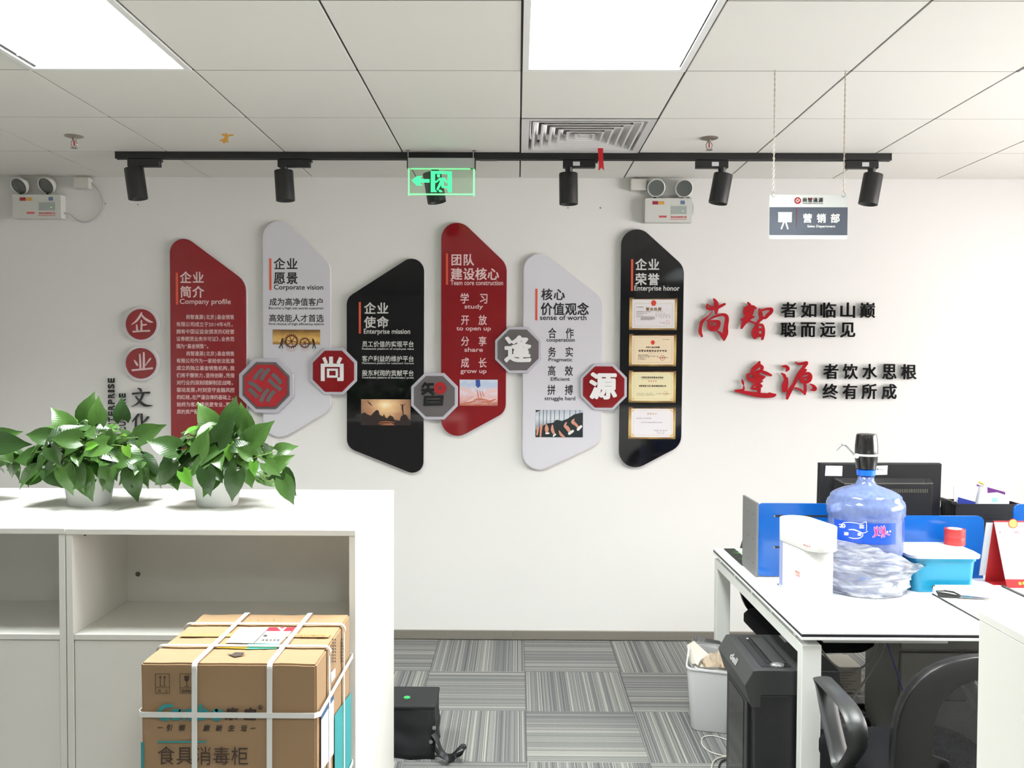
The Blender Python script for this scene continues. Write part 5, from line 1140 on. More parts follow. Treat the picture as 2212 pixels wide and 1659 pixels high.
MB().prism([(495, 898), (1895, 890), (1893, 902), (497, 912)], Mo, .030, .0356).build('hump_edge', M('monitor_edge', (96, 96, 90), .35), t)
MB().prism([(1120, 930), (1845, 928), (1840, 965), (1120, 968)], Mo, .035, .0362).build('vent_recess', BK, t)
g = MB()
for i in range(24): x = 1150+i*28; g.prism([(x, 985), (x+16, 985), (x+16, 1042), (x, 1042)], Mo, .035, .0366)
g.build('vent_slat', M('vent_grey', (74, 72, 64), .5), t)
s1 = MB().prism([(245, 636), (510, 640), (505, 800), (234, 797)], Mo, .0001, .0008).build('left_sticker', M('paper_label', (236, 236, 232), .45), t)
g = MB()
for i, (s, w) in enumerate((('物品名称电脑显示器联想', 195), ('使用部门营销', 115), ('编号二零一八', 165), ('购置日期', 140), ('备注说明', 95))): cjk(g, s, 262, 262+w, 656+i*26, 670+i*26, lambda x, y, d=0: Mo(x, y, .0009+d), .0001, .02)
g.build('sticker_print', M('faint_ink', (150, 140, 140), .5), s1, fix=False)
s2 = MB().prism([(985, 636), (1228, 628), (1222, 775), (985, 782)], Mo, .0001, .0008).build('right_sticker', M('paper_label', (236, 236, 232), .45), t)
g = MB(); cjk(g, '宝明', 1020, 1085, 676, 706, lambda x, y, d=0: Mo(x, y, .0009+d), .0001, .03); stroke(g, [(1100, 690, 5), (1130, 684, 5), (1160, 700, 5), (1140, 718, 4), (1120, 700, 4)], lambda x, y, d=0: Mo(x, y, .0009+d), 0, .0003, 3)
g.build('sticker_print', M('ink_grey', (90, 86, 96), .5), s2, fix=False)
sx_ = P(1905, 0).x
B((sx_-.02, YM-.005, DT_+.012), (sx_+.02, YM+.017, Mo(0, bot-100).z)).build('stand_neck', MK, t); MB().lathe([(.11, 0), (.11, .006), (.04, .012), (0, .012)], (sx_, YM+.02, DT_+.0005), 32, sy=.75).build('stand_base', MK, t, smooth=True)

# ------------------------------------------------------------------ water bottle with pump
YW = 3.26; bx = PY(1868, 1200, YW).x; bc = (bx, YW, DT_+.001)
BLU = clear('bottle_blue', (186, 202, 240), .42, .1, .08, diff=(150, 170, 226))
t = thing('water_bottle', 'large blue water-cooler bottle with printed label, partly wrapped in plastic', 'water bottle', bc)
prof = [(.0, .004), (.10, .004), (.122, .002), (.134, .012), (.137, .03), (.134, .045), (.137, .06), (.1385, .10), (.135, .13), (.132, .145), (.136, .16), (.137, .19), (.137, .278), (.138, .288), (.1425, .297), (.1435, .318), (.1435, .332), (.139, .346), (.130, .356), (.129, .366), (.118, .376), (.09, .389), (.055, .401), (.038, .408), (.0335, .418), (.030, .424), (.029, .445)]
MB().lathe(prof, bc, 56).build('bottle_body', BLU, t, smooth='all')
wa = [(.0, .006), (.10, .006), (.130, .014), (.133, .05), (.134, .10), (.131, .14), (.133, .16), (.134, .23)]
MB().lathe(wa+[(0, .23)], bc, 40).build('water', clear('water_tint', (190, 208, 240), .05, .05), t, smooth=True)
MB().lathe([(.030, .442), (.034, .443), (.0345, .462), (.030, .466)], bc, 28).build('neck_cap', M('cap_blue', (20, 100, 220), .3), t, smooth=True)
LBM = M('bottle_label', (14, 70, 178), .35, var=.05)
def cyl(R):                                            # px on the crop of the label -> cylinder surface
    P = Pl(1868, 1140, YW)
    def mp(x, y, d=0):
        X = P(1780+x/10.055, 0).x-bx; a = math.asin(max(-1, min(1, X/R)))
        # height measured at the bottle's axis, flattened: the label's own level
        yl = y - (1-math.cos(a))*-95*1
        z = .289-(y-(205-120*(1-math.cos(a))))/440*.076
        return Vector((bx+(R+d)*math.sin(a), YW-(R+d)*math.cos(a), DT_+z))
    return mp
def band(xs0, xs1, z0, z1, R, nm, mat):
    a0, a1 = [math.asin(max(-.999, min(.999, (Pl(1868, 1140, YW)(1780+x/10.055, 0).x-bx)/R))) for x in (xs0, xs1)]; n = 22; v = []
    for i in range(n+1): a = a0+(a1-a0)*i/n; v += [(bx+R*math.sin(a), YW-R*math.cos(a), DT_+z0), (bx+R*math.sin(a), YW-R*math.cos(a), DT_+z1)]
    return MB().add(v, [(2*i, 2*i+2, 2*i+3, 2*i+1) for i in range(n)]).build(nm, mat, t, smooth='all', fix=False)
band(145, 1248, .203, .281, .1379, 'label', LBM); band(1478, 1672, .203, .281, .1379, 'label', LBM)
mp = cyl(.1381)
g = MB()
for s in ([(235, 300, 8), (250, 250, 12), (330, 232, 14), (440, 245, 12), (530, 255, 10), (610, 205, 10)], [(612, 205, 10), (622, 300, 10), (618, 400, 10)], [(645, 410, 8), (600, 445, 14), (545, 455, 10)], [(335, 392, 20), (400, 388, 24), (470, 415, 22), (545, 460, 12), (552, 520, 14), (490, 570, 16), (400, 578, 16), (335, 560, 10)]): stroke(g, s, mp, 0, .0008, 4)
cjk(g, '优活', 285, 495, 360, 275, mp, .0008, .03); cjk(g, '健康', 330, 470, 520, 450, mp, .0008, .03); g.build('label_swirl', w_, t, fix=False)
MG = M('label_magenta', (196, 52, 126), .35); g = MB(); h = MB()
for s in ([(770, 330, 16), (790, 400, 34), (800, 470, 30), (770, 520, 20), (745, 538, 12)], [(820, 310, 14), (815, 400, 30), (815, 490, 26)], [(865, 330, 14), (880, 390, 26), (880, 450, 16)], [(905, 305, 14), (935, 380, 24), (930, 460, 20), (918, 545, 14)], [(965, 300, 20), (970, 400, 44), (965, 480, 36), (970, 530, 18)], [(995, 450, 12), (1040, 475, 14), (1090, 490, 14)], [(830, 490, 14), (880, 505, 10)]):
    stroke(h, [(x, y, w+14) for x, y, w in s], mp, 0, .0005, 4); stroke(g, s, mp, .0006, .0011, 4)
for c in ((1040, 425), (1105, 415)): h.prism(circ(*c, 22, 8), mp, 0, .0006)
h.build('mark_outline', M('label_pinkwhite', (238, 206, 230), .35), t); g.build('mark', MG, t)
# pump
pc = (bx, YW, DT_+.468); PK = M('pump_black', (20, 19, 20), .22, coat=.4, var=.03)
t = thing('bottle_pump', 'black electric water pump with curved steel spout on the bottle', 'water pump', pc)
MB().lathe([(.030, .0), (.036, .002), (.041, .035), (.0425, .055), (.042, .09), (.038, .128), (.036, .134), (.030, .136), (0, .136)], pc, 36).build('pump_body', PK, t, smooth=True)
MB().lathe([(.0428, .051), (.0432, .053), (.0432, .057), (.0426, .059)], pc, 36).build('band', M('pump_band', (226, 228, 220), .3), t)
P = Pl(1868, 975, YW-.03)
MB().tube([Vector(p) for p in catmull([tuple(P(1750+x/7.373, 920+y/7.373)) for x, y in ((720, 478), (650, 405), (575, 325), (545, 305), (505, 305), (470, 335), (415, 392))], 4)], .0035, 10).build('spout', M('spout_steel', (190, 190, 192), .15, .9), t, smooth=True)
q_ = P(1750+735/7.373, 920+478/7.373, .005); MB().lathe([(0, -.003), (.008, -.003), (.0095, 0), (.008, .003), (0, .003)], q_, 18, ax=Matrix.Rotation(PI/2, 3, 'X')).build('spout_collar', M('pump_band', (226, 228, 220), .3), t, smooth=True)
P = Pl(1868, 975, YW-.0425); B((P(1883, 972).x, YW-.034, P(0, 983).z), (P(1889, 972).x, YW-.030, P(0, 973).z)).build('sticker', M('paper_label', (236, 236, 232), .45), t)
# plastic bag slipped down round the bottle's foot
def bag_mesh():
    v = []; f = []; n = 96; rows = 22
    for j in range(rows+1):
        u = j/rows
        for i in range(n):
            a = 2*PI*i/n; dx, dy = math.cos(a), math.sin(a)
            fl_ = max(0, math.cos(a+.35))                       # flares to the right, slightly forward
            top = .175 + .03*math.cos(a+2.6) - .05*max(0, fl_)**2
            z = .002 + u*top
            r = .1500 + .003*math.sin(7*u+2*a) + .066*fl_**3*max(0, (u-.45)/.55)**1.4 + .02*fl_**2*u*(1-u)
            r += (mnoise.noise(Vector((dx*3, dy*3, u*5)))*.007 + mnoise.noise(Vector((a*1.2+u*9, u*16, 3)))*.006 + abs(mnoise.noise(Vector((dx*4+u*3, dy*4, u*11+5))))*.011); r = max(r, .1425)
            z += mnoise.noise(Vector((dx*5, dy*5, 9)))*.012*u
            if u < .1: r -= .004
            v.append((bx+r*dx, YW+r*dy*.93, DT_+.001+max(.0005, z)))
    for j in range(rows):
        for i in range(n): i2 = (i+1) % n; f.append((j*n+i, j*n+i2, (j+1)*n+i2, (j+1)*n+i))
    return MB().add(v, f)
bag_mesh().build('plastic_bag', clear('thin_film', (248, 249, 254), .31, .35, .2, diff=(236, 239, 250), folds=(9, 9, 42)), smooth='all', fix=False, label='crumpled clear plastic bag around the foot of the water bottle', cat='plastic bag')

# ------------------------------------------------------------------ hot water dispenser
HW = M('dispenser_white', (240, 240, 237), .25, coat=.2, var=.005)
a_ = PZ(1697, 1275, DT_); ct_ = Vector((1.025, 3.0, 0)); rot = math.radians(12)
U = Vector((math.sin(rot), -math.cos(rot), 0)); V = Vector((math.cos(rot), math.sin(rot), 0))     # U: towards the front
cen = Vector((1.052, 3.045, DT_+.0005))
def stad(hl, r, off=0, n=14, back=1.0):
    P_ = []
    for i in range(n+1): a = -PI/2+PI*i/n; P_.append((off+hl+r*math.cos(a), r*math.sin(a)))
    for i in range(n+1): a = PI/2+PI*i/n; P_.append((off-hl+r*back*math.cos(a), r*math.sin(a)))
    return P_
def Q(x, y, z): return cen+U*x+V*y+Vector((0, 0, z))
def slab(sec0, z0, sec1, z1, mb=None):
    mb = mb or MB(); n = len(sec0); return mb.add([Q(x, y, z0) for x, y in sec0]+[Q(x, y, z1) for x, y in sec1], [tuple(range(n, 2*n)), tuple(range(n-1, -1, -1))]+[(i, (i+1) % n, (i+1) % n+n, i+n) for i in range(n)])
t = thing('water_dispenser', 'white tabletop instant hot water dispenser in front of the bottle', 'water dispenser', cen)
HT = .302
slab(stad(.074, .060), HT-.085, stad(.074, .0605), HT).build('head', HW, t, bevel=.003, smooth=True)
slab(stad(.066, .0575, -.009), 0, stad(.066, .0575, -.009), HT-.0852).build('column', HW, t, smooth=True, bevel=.001, bseg=1)
slab(stad(.074, .0605), 0, stad(.074, .060), .018).build('base', HW, t, bevel=.002, smooth=True)
slab(stad(.024, .028, .078), HT-.094, stad(.026, .030, .076), HT-.0855).build('nozzle_block', HW, t, smooth=True)
TK = M('tank_blue', (148, 160, 205), .15, var=.05, coat=.3)
sec = [(x, y) for x, y in stad(.066, .0595, -.009) if x < -.045]; sec2 = sec + [(-.045, -.05), (-.045, .05)]
slab(sec2, .055, sec2, HT-.0855).build('water_tank', TK, t, smooth=True)
slab(sec2, .045, sec2, .0549).build('tank_base', M('tank_rim', (206, 208, 224), .3), t)
def fr2(x, z, d=0):                                    # text on the left-front flank
    return Q(x, -.058-d, z)
g = MB(); cjk(g, '高温注意', .02, .05, HT-.176, HT-.168, lambda x, y, d=0: fr2(x, HT-.176-.168-y+HT if False else (2*(HT-.172)-y), d), .0006, .02); cjk(g, '小心烫伤', .02, .05, HT-.187, HT-.179, lambda x, y, d=0: fr2(x, 2*(HT-.183)-y, d), .0006, .02)
g.build('warning_print', M('print_warning', (236, 120, 112), .4), t, fix=False)
g = MB(); cjk(g, '即热出水', .078, .108, HT-.068, HT-.062, lambda x, y, d=0: Q(x, -.0612-d+max(0, x-.083)**2*14, 2*(HT-.065)-y), .0002, .02); g.build('spout_print', M('print_red', (190, 70, 75), .5), t, fix=False)
g = MB()
for i in range(5): g.prism([(.090+i*.0045, .0), (.0925+i*.0045, 0), (.0925+i*.0045, .010), (.090+i*.0045, .010)], lambda x, y, d=0: Q(x, -.031-d, HT-.0875+y), 0, .001)
g.build('tap_mark', M('print_black', (32, 32, 36), .35), t)

# ------------------------------------------------------------------ teal box, ribbon roll, trimmer, scissors, calendar
TE = M('teal_plastic', (24, 138, 176), .3, var=.03, coat=.2)
yb0 = PZ(1985, 1281, DT_).y+.012; xb0 = PZ(1976, 1281, DT_).x; xb1 = PY(2111, 1250, yb0).x; zl = PY(2040, 1203, yb0).z; yb1 = yb0+.19
t = thing('storage_box', 'teal plastic storage box with a white lid on the desk', 'storage box', ((xb0+xb1)/2, (yb0+yb1)/2, DT_))
def rloop(x0, y0, x1, y1, r, z): return [(p[0], p[1], z) for p in rrect(x0, y0, x1, y1, r)]
def loft(loops, caps=True):
    n = len(loops[0]); v = [p for L in loops for p in L]; f = [(j*n+i, j*n+(i+1) % n, (j+1)*n+(i+1) % n, (j+1)*n+i) for j in range(len(loops)-1) for i in range(n)]
    if caps: f += [tuple(range(n-1, -1, -1)), tuple((len(loops)-1)*n+i for i in range(n))]
    return MB().add(v, f)
xb0 -= .012
loft([rloop(xb0+.015, yb0, xb1-.012, yb1-.01, .03, DT_+.001), rloop(xb0+.005, yb0-.008, xb1-.004, yb1-.002, .03, zl-.018), rloop(xb0+.0, yb0-.012, xb1, yb1, .03, zl-.016), rloop(xb0, yb0-.012, xb1, yb1, .03, zl-.004)]).build('tub', TE, t, smooth=True)
loft([rloop(xb0-.008, yb0-.020, xb1+.012, yb1+.008, .035, zl-.0035), rloop(xb0-.010, yb0-.022, xb1+.014, yb1+.010, .037, zl+.008), rloop(xb0+.006, yb0-.006, xb1-.002, yb1-.006, .028, zl+.018)]).build('lid', M('lid_white', (236, 238, 244), .3, var=.01), t, smooth=True)
ZL = zl+.018
c = PZ(2078, 1176, ZL); t = thing('ribbon_roll', 'roll of red satin ribbon standing on the white box lid', 'ribbon roll', c)
c = Vector((min(c.x, xb1-.015), min(c.y, yb1-.04), ZL+.0005)); RD2 = M('red_satin_roll', (178, 48, 46), .4, var=.06, scale=3, stretch=(1, 1, 90))
zt_ = .062; MB().lathe([(.018, 0), (.038, 0), (.0385, .002), (.0385, zt_*.48), (.0379, zt_*.5), (.0385, zt_*.52), (.0385, zt_-.002), (.038, zt_), (.020, zt_), (.018, zt_), (.018, 0)], c, 40).build('ribbon', RD2, t, smooth=True)
MB().lathe([(0, zt_-.006), (.022, zt_-.006), (.026, zt_+.001), (.024, zt_+.0015), (0, zt_-.004)], c, 28).build('paper_core', M('core_paper', (240, 232, 210), .6), t)
CRM = M('trimmer_cream', (226, 224, 214), .35, var=.01)
p0, p1, p2, p3 = PZ(2000, 1272, DT_), PZ(2000, 1272, DT_), None, None
ty1 = PZ(2003, 1260, DT_+.032).y; tx0 = PZ(2003, 1260, DT_+.032).x; ty1 = min(ty1, yb0-.030); tx1 = PZ(2145, 1259, DT_+.032).x; ty0 = 2.70
t = thing('paper_trimmer', 'cream guillotine paper trimmer with a dark blade arm on the desk', 'paper trimmer', ((tx0+tx1)/2, (ty0+ty1)/2, DT_))
B((tx0, ty0, DT_+.004), (tx1, ty1, DT_+.032)).build('board', CRM, t, bevel=.002)
B((tx0-.001, ty0+.002, DT_+.0005), (tx1, ty1-.002, DT_+.0039)).build('rubber_base', BK, t)
B((tx0-.001, ty1-.004, DT_+.024), (tx0+.008, ty1+.001, DT_+.0335)).build('corner_cap', BK, t)
B((tx0+.008, ty1-.012, DT_+.0321), (tx1-.003, ty1-.001, DT_+.037)).build('paper_stop', CRM, t, bevel=.001, bseg=1)
B((tx1+.0005, ty0, DT_+.020), (tx1+.010, ty1, DT_+.037)).build('blade_arm', BK, t)
g = MB()
for i in range(9): y = ty1-.03-i*.035; g.box((tx0+.015, y, DT_+.0321), (tx1-.01, y+.0006, DT_+.0323))
for i in range(5): x = tx0+.03+i*.04; g.box((x, ty0+.02, DT_+.0321), (x+.0006, ty1-.02, DT_+.0323))
g.build('grid_print', M('grid_ink', (186, 184, 190), .5), t)
t = thing('scissors', 'black-handled scissors lying on the paper trimmer', 'scissors', PZ(2070, 1290, DT_+.034))
def Sc(x, y, d=0): p = PZ(1960+x/5.028, 1020+y/5.028, DT_+.0335); return Vector((p.x, p.y, DT_+.0335+d))
hm = MB()
for L_ in ([(320, 1310), (400, 1302), (500, 1318), (560, 1345), (545, 1362), (470, 1345), (380, 1330), (330, 1328)], [(335, 1345), (400, 1348), (500, 1352), (575, 1362), (560, 1375), (470, 1372), (380, 1368), (340, 1360)]):
    hm.tube([Sc(x, y, .005) for x, y in L_], .0036, 8, closed=True)
hm.tube([Sc(545, 1352, .005), Sc(590, 1362, .004)], .005, 8); hm.build('handle', M('scissor_black', (20, 20, 22), .35), t, smooth=True)
MB().prism([(575, 1350), (640, 1350), (890, 1381), (885, 1386), (640, 1376), (575, 1372)], Sc, .002, .0042).build('blades', M('blade_steel', (150, 148, 150), .25, .9), t)
# desk calendar
YCA = PZ(2165, 1266, DT_).y+.02; P = Pl(2190, 1190, YCA)
def Ca(x, y, d=0): return P(1960+x/5.028, 1020+y/5.028, d)
t = thing('desk_calendar', 'red and white tent desk calendar beside the blue screen', 'calendar', (Ca(1130, 1200).x, YCA, DT_))
zbt = DT_+.001; ztp = Ca(0, 530).z; x0_, x1_ = Ca(930, 0).x, Ca(930, 0).x+.21
def tent(x, v, back, d=0): z = zbt+(ztp-zbt)*v; y = YCA+(-1 if not back else 1)*.045*(1-v)-(d if not back else -d); return Vector((x+(.030 if not back else -.004)*(1-v), y, z))
def sheet(back, d0, d1, nm, mat, u0=0, u1=1, v0=0, v1=1):
    X = lambda u: x0_+(x1_-x0_)*u
    v = [tent(X(a), b, back, d) for d in (d0, d1) for a, b in ((u0, v0), (u1, v0), (u1, v1), (u0, v1))]
    return MB().add(v, [(0, 3, 2, 1), (4, 5, 6, 7), (0, 1, 5, 4), (1, 2, 6, 5), (2, 3, 7, 6), (3, 0, 4, 7)]).build(nm, mat, t)
CR = M('calendar_red', (160, 30, 34), .4, var=.03); CWH = M('calendar_paper', (238, 236, 236), .45, var=.008)
sheet(False, 0, .002, 'front_board', CR); sheet(False, .0021, .005, 'page_stack', CWH, 0, 1, .13, .985); sheet(False, .0021, .0045, 'footer_strip', CR, 0, 1, 0, .128)
sheet(True, 0, .002, 'back_board', CR); sheet(True, .0021, .006, 'rear_pages', M('page_grey', (196, 200, 206), .5), -.12, .9, .10, .97)
B((x0_, YCA-.001-.044, zbt), (x1_, YCA+.044, zbt+.002)).build('foot_board', CR, t)
g = MB(); X = lambda u: x0_+(x1_-x0_)*u
def cp(x, y, d=0): return tent(X((x-930)/660.), 1-(y-530)/(1265-530.), False, .0047+d)
cjk(g, '尚智逢源', 1125, 1245, 1195, 1230, cp, .0008, .03); L = circ(1098, 1216, 18, 16); K = circ(1098, 1216, 11, 12); g.prism(L, cp, 0, .0008); g.build('gold_print', M('print_gold', (240, 176, 70), .4), t, fix=False)
g = MB(); g.prism([(975, 633), (990, 650), (975, 667), (960, 650)], cp, .0006, .0012); L = circ(1180, 650, 30, 20); K = circ(1180, 650, 25, 20); g.strip(L+[L[0]], K+[K[0]], cp, .0006, .0012); bar(g, 1160, 652, 1200, 648, 12, cp, .0006, .0012); g.build('page_print', M('print_rose', (226, 110, 130), .4), t)
wv = MB()
for i in range(34):
    x = x0_+.006+i*(x1_-x0_-.012)/33; rr = [Vector((x, YCA+.0045*math.cos(q*PI/3), ztp-.002+.0045*math.sin(q*PI/3))) for q in range(6)]; wv.tube(rr, .0006, 4, closed=True)
wv.build('wire_binding', M('wire_red', (176, 50, 60), .3, .3), t, kind='stuff')
cc = cp(1150, 550, .004); MB().lathe([(0, 0), (.016, 0), (.017, .001), (.016, .002), (0, .002)], cc, 24, ax=Matrix.Rotation(PI/2, 3, 'X')).build('medallion', M('medal_gold', (236, 178, 96), .4, var=.1, scale=200), t)
L = [cc+Vector((.0172*math.cos(a), -.001, .0172*math.sin(a))) for a in [2*PI*i/24 for i in range(24)]]; MB().tube(L, .0016, 6, closed=True).build('medallion_rim', CR, t)

# ------------------------------------------------------------------ basket of papers and soft thing on the far half
YB_ = 3.72; P = Pl(2120, 1100, YB_)
def Bk(x, y, d=0): return P(1960+x/5.028, 1020+y/5.028, d)
xa_, xb_ = Bk(478, 0).x, Bk(1240, 0).x; zt2 = Bk(0, 345).z
t = thing('file_basket', 'black plastic basket of papers on the far side of the desk', 'basket', ((xa_+xb_)/2, YB_+.12, DT_))
bk = MB(); bk.box((xa_+.02, YB_, DT_+.001), (xb_, YB_+.004, zt2)).box((xa_+.02, YB_+.13, DT_+.001), (xb_, YB_+.134, zt2)).box((xb_-.004, YB_+.004, DT_+.001), (xb_, YB_+.13, zt2)).box((xa_+.02, YB_+.004, DT_+.001), (xb_-.004, YB_+.13, DT_+.005)); bk.build('basket_wall', BK, t)
sd = MB(); sd.box((xa_+.01, YB_, zt2-.004), (xa_+.024, YB_+.134, zt2+.008)).box((xa_+.02, YB_+.004, DT_+.005), (xa_+.024, YB_+.13, zt2-.11))
for i in range(11): y = YB_+.004+i*.0120; sd.box((xa_+.02, y, zt2-.11), (xa_+.024, y+.005, zt2-.004))
sd.build('slotted_side', BK, t); B((xa_+.02, YB_-.006, zt2-.062), (xb_, YB_-.0001, zt2-.055)).build('rim_ridge', BK, t)
MB().prism([(478, 335), (492, 326), (575, 348), (575, 362), (478, 348)], Bk, .0, .006).build('rim_lip', BK, t)
def sheet2(nm, lab, cat, poly, d, mat): MB().prism(poly, Bk, d-.003, d).build(nm, mat, label=lab, cat=cat)
sheet2('document', 'white paper tray sheet leaning at the left of the black basket', 'document', [(568, 252), (900, 222), (910, 520), (575, 520)], -.03, M('paper_white', (222, 222, 224), .5, var=.01))
sheet2('document', 'thin white booklet behind the other papers in the basket', 'document', [(632, 190), (1000, 190), (1020, 520), (640, 520)], -.10, M('paper_white', (222, 222, 224), .5))
sheet2('folder', 'dark blue folder standing in the black basket', 'folder', [(575, 278), (760, 330), (760, 520), (575, 520)], -.018, M('folder_blue', (34, 48, 128), .4))
sheet2('folder', 'purple folder standing at the back of the black basket', 'folder', [(900, 170), (1215, 255), (1215, 520), (900, 520)], -.11, M('folder_purple', (92, 34, 110), .4))
sheet2('document', 'white carton flap with a pale blue patch in the basket', 'document', [(900, 255), (1060, 240), (1195, 285), (1180, 520), (900, 520)], -.06, M('paper_offwhite', (214, 216, 214), .5, var=.03))
MB().prism([(1000, 300), (1062, 300), (1060, 345), (1005, 345)], Bk, -.0599, -.0590).build('patch', M('patch_blue', (150, 200, 214), .5), [o for o in COL.objects if o.get('label', '').startswith('white carton flap')][0])
t = thing('pen', 'clear pen with an orange cap sticking out of the basket', 'pen', Bk(775, 345))
MB().tube([Bk(755, 520, -.02), Bk(778, 345, -.02), Bk(818, 150, -.02)], .006, 10).build('barrel', clear('pen_clear', (238, 238, 240), .35, .3, .1, diff=(230, 232, 236)), t, smooth=True)
MB().tube([Bk(798, 112, -.02), Bk(826, 126, -.02), Bk(852, 138, -.02)], .004, 8).build('cap', M('cap_orange', (222, 170, 50), .4), t, smooth=True)
bm = bmesh.new(); bmesh.ops.create_icosphere(bm, subdivisions=4, radius=1)
fx = Bk(300, 0).x
for v in bm.verts:
    n_ = mnoise.noise(v.co*3)*.25+mnoise.noise(v.co*9)*.12; v.co = Vector((fx+.02+v.co.x*.085*(1+n_), YB_+.165+v.co.y*.06*(1+n_), max(DT_+.001, DT_+.145+v.co.z*.155*(1+n_*.6))))
me = bpy.data.meshes.new('fleece_cushion'); bm.to_mesh(me); bm.free(); me.materials.append(M('fleece_grey', (176, 170, 170), .95, var=.18, scale=30, bump=.8, bscale=120))
for p in me.polygons: p.use_smooth = True
o = bpy.data.objects.new('fleece_cushion', me); COL.objects.link(o); tag(o, 'grey fleecy cushion bunched up between the monitor and the basket', 'cushion')

# ================================================================== waste bin
yb_ = PZ(1530, 1586, 0).y
t = thing('waste_bin', 'white rectangular waste bin without a lid beside the black shredder', 'waste bin', (PZ(1530, 1586, 0).x, yb_+.12, 0))
BW = M('bin_white', (216, 217, 219), .35, var=.01)
bc_ = Vector((.885, yb_+.13, 0)); ang = math.radians(-14)
def bl(hx, hy, r, z): return [tuple(bc_+Vector((x*math.cos(ang)-y*math.sin(ang), x*math.sin(ang)+y*math.cos(ang), z))) for x, y in rrect(-hx, -hy, hx, hy, r)]
def bl2(hx, hy, r, z0, dz): return [(p[0], p[1], z0+dz*(p[1]-bc_.y)) for p in bl(hx, hy, r, 0)]
ZR = .285
loft([bl(.085, .115, .035, .002), bl(.087, .117, .035, .006), bl2(.106, .145, .035, ZR, .05), bl2(.110, .149, .036, ZR+.001, .05), bl2(.110, .149, .036, ZR+.008, .05), bl2(.104, .143, .034, ZR+.008, .05), bl2(.100, .138, .034, ZR-.02, .05), bl(.082, .112, .034, .01)], True).build('bin_body', BW, t, smooth=True)
pa = MB()
MB().add([bc_+Vector(p) for p in ((-.105, -.06, .22), (-.02, -.09, .20), (-.01, .02, .30), (-.06, .10, .335), (-.10, .06, .33), (-.055, -.02, .29))], [(0, 1, 2, 5), (5, 2, 3, 4), (0, 5, 4)]).build('bin_paper', M('paper_ivory', (226, 220, 206), .6, var=.04, scale=20), label='crumpled ivory paper sticking out of the white bin', cat='paper', fix=False)
v = []; f = []
for i in range(9):
    for j in range(9):
        x = -.05+.115*i/8; y = -.10+.20*j/8; v.append(bc_+Vector((x, y, .235+.05*mnoise.noise(Vector((i*.6, j*.6, 2)))+.045*math.sin(j/8*PI)+.02*i/8)))
for i in range(8):
    for j in range(8): f.append((i*9+j, i*9+j+1, i*9+j+10, i*9+j+9))
MB().add(v, f).build('wrapping_paper', M('kraft_beige', (186, 168, 146), .7, var=.08, scale=20), label='crumpled beige packing paper filling the white bin', cat='paper', fix=False)
v = []; f = []
for i in range(31):
    a = 2*PI*i/30
    for j in range(4):
        r = 1+.05*j-.01; z = ZR-.03+.018*j if j < 3 else ZR+.0
        k = 1+.02*mnoise.noise(Vector((math.cos(a)*5, math.sin(a)*5, j)))
        X_, Y_ = .097*math.copysign(abs(math.cos(a))**.5, math.cos(a))*k*(1+.03*(j == 3)), .135*math.copysign(abs(math.sin(a))**.5, math.sin(a))*k*(1+.03*(j == 3))
        v.append(bc_+Vector((X_*math.cos(ang)-Y_*math.sin(ang), X_*math.sin(ang)+Y_*math.cos(ang), z+.05*Y_+.012*(j == 2)+.05*max(0, -math.cos(a)+math.sin(a)-.6)*(j > 1)+mnoise.noise(Vector((a*3, j, 0)))*.012)))
for i in range(30):
    for j in range(3): f.append((i*4+j, i*4+4+j, i*4+5+j, i*4+1+j))
MB().add(v, f).build('bin_liner', clear('liner_film', (240, 240, 240), .25, .3, .2, diff=(225, 225, 225)), label='clear plastic liner around the rim of the white bin', cat='bin liner', smooth='all', fix=False)

# ================================================================== paper shredder
SK1, SK2 = M('shredder_grey', (42, 44, 44), .42, var=.03), M('shredder_dark', (25, 26, 28), .36, var=.04)
sy0, sy1, sx0, sx1, sz = DY0+.075, DY0+.45, .800, 1.085, .60
t = thing('paper_shredder', 'large black paper shredder half hidden behind the desk leg', 'shredder', ((sx0+sx1)/2, (sy0+sy1)/2, 0))
def xz(poly, y0, y1, nm, mat, **k): return MB().prism(poly, lambda x, z, d=0: Vector((x, d, z)), y0, y1).build(nm, mat, t, **k)
xz([(sx0+.006, .012), (sx1-.01, .012), (sx1, .51), (sx0-.002, .51)], sy0+.004, sy1-.004, 'bin_housing', SK2, bevel=.004)
xz([(sx0-.034, .545), (sx0-.010, .47), (sx0+.02, .47), (sx0+.02, .511), (sx1, .511), (sx1, sz-.004), (sx0+.012, sz-.002), (sx0-.006, sz-.004)], sy0, sy1, 'cutter_head', SK1, bevel=.003)
xz([(sx0-.012, .05), (sx0+.0055, .05), (sx0+.0055, .47), (sx0-.012, .47)], sy0+.05, sy1-.05, 'front_door', SK2, bevel=.003)
xz([(sx0-.0135, .08), (sx0-.0125, .08), (sx0-.0125, .46), (sx0-.0135, .46)], sy0+.09, sy1-.09, 'window_strip', M('shredder_window', (16, 17, 20), .1), )
B((sx0+.03, sy0+.03, sz-.0045), (sx0+.13, sy1-.03, sz-.0005)).build('control_inset', SK2, t)
B((sx0+.072, sy0+.05, sz-.0004), (sx0+.118, sy1-.06, sz+.006)).build('slot_cover', SK1, t, bevel=.002)
B((sx0+.055, sy0+.055, sz-.0004), (sx0+.068, sy1-.065, sz+.0006)).build('feed_slot', M('slot_black', (8, 8, 9), .6), t)
B((sx0+.165, sy0+.10, sz-.003), (sx0+.172, sy1-.11, sz+.0006)).build('disc_slot', SK1, t)
B((sx0+.19, sy1-.09, sz-.003), (sx0+.245, sy1-.02, sz+.0008)).build('rating_sticker', M('sticker_grey', (170, 172, 174), .5), t)
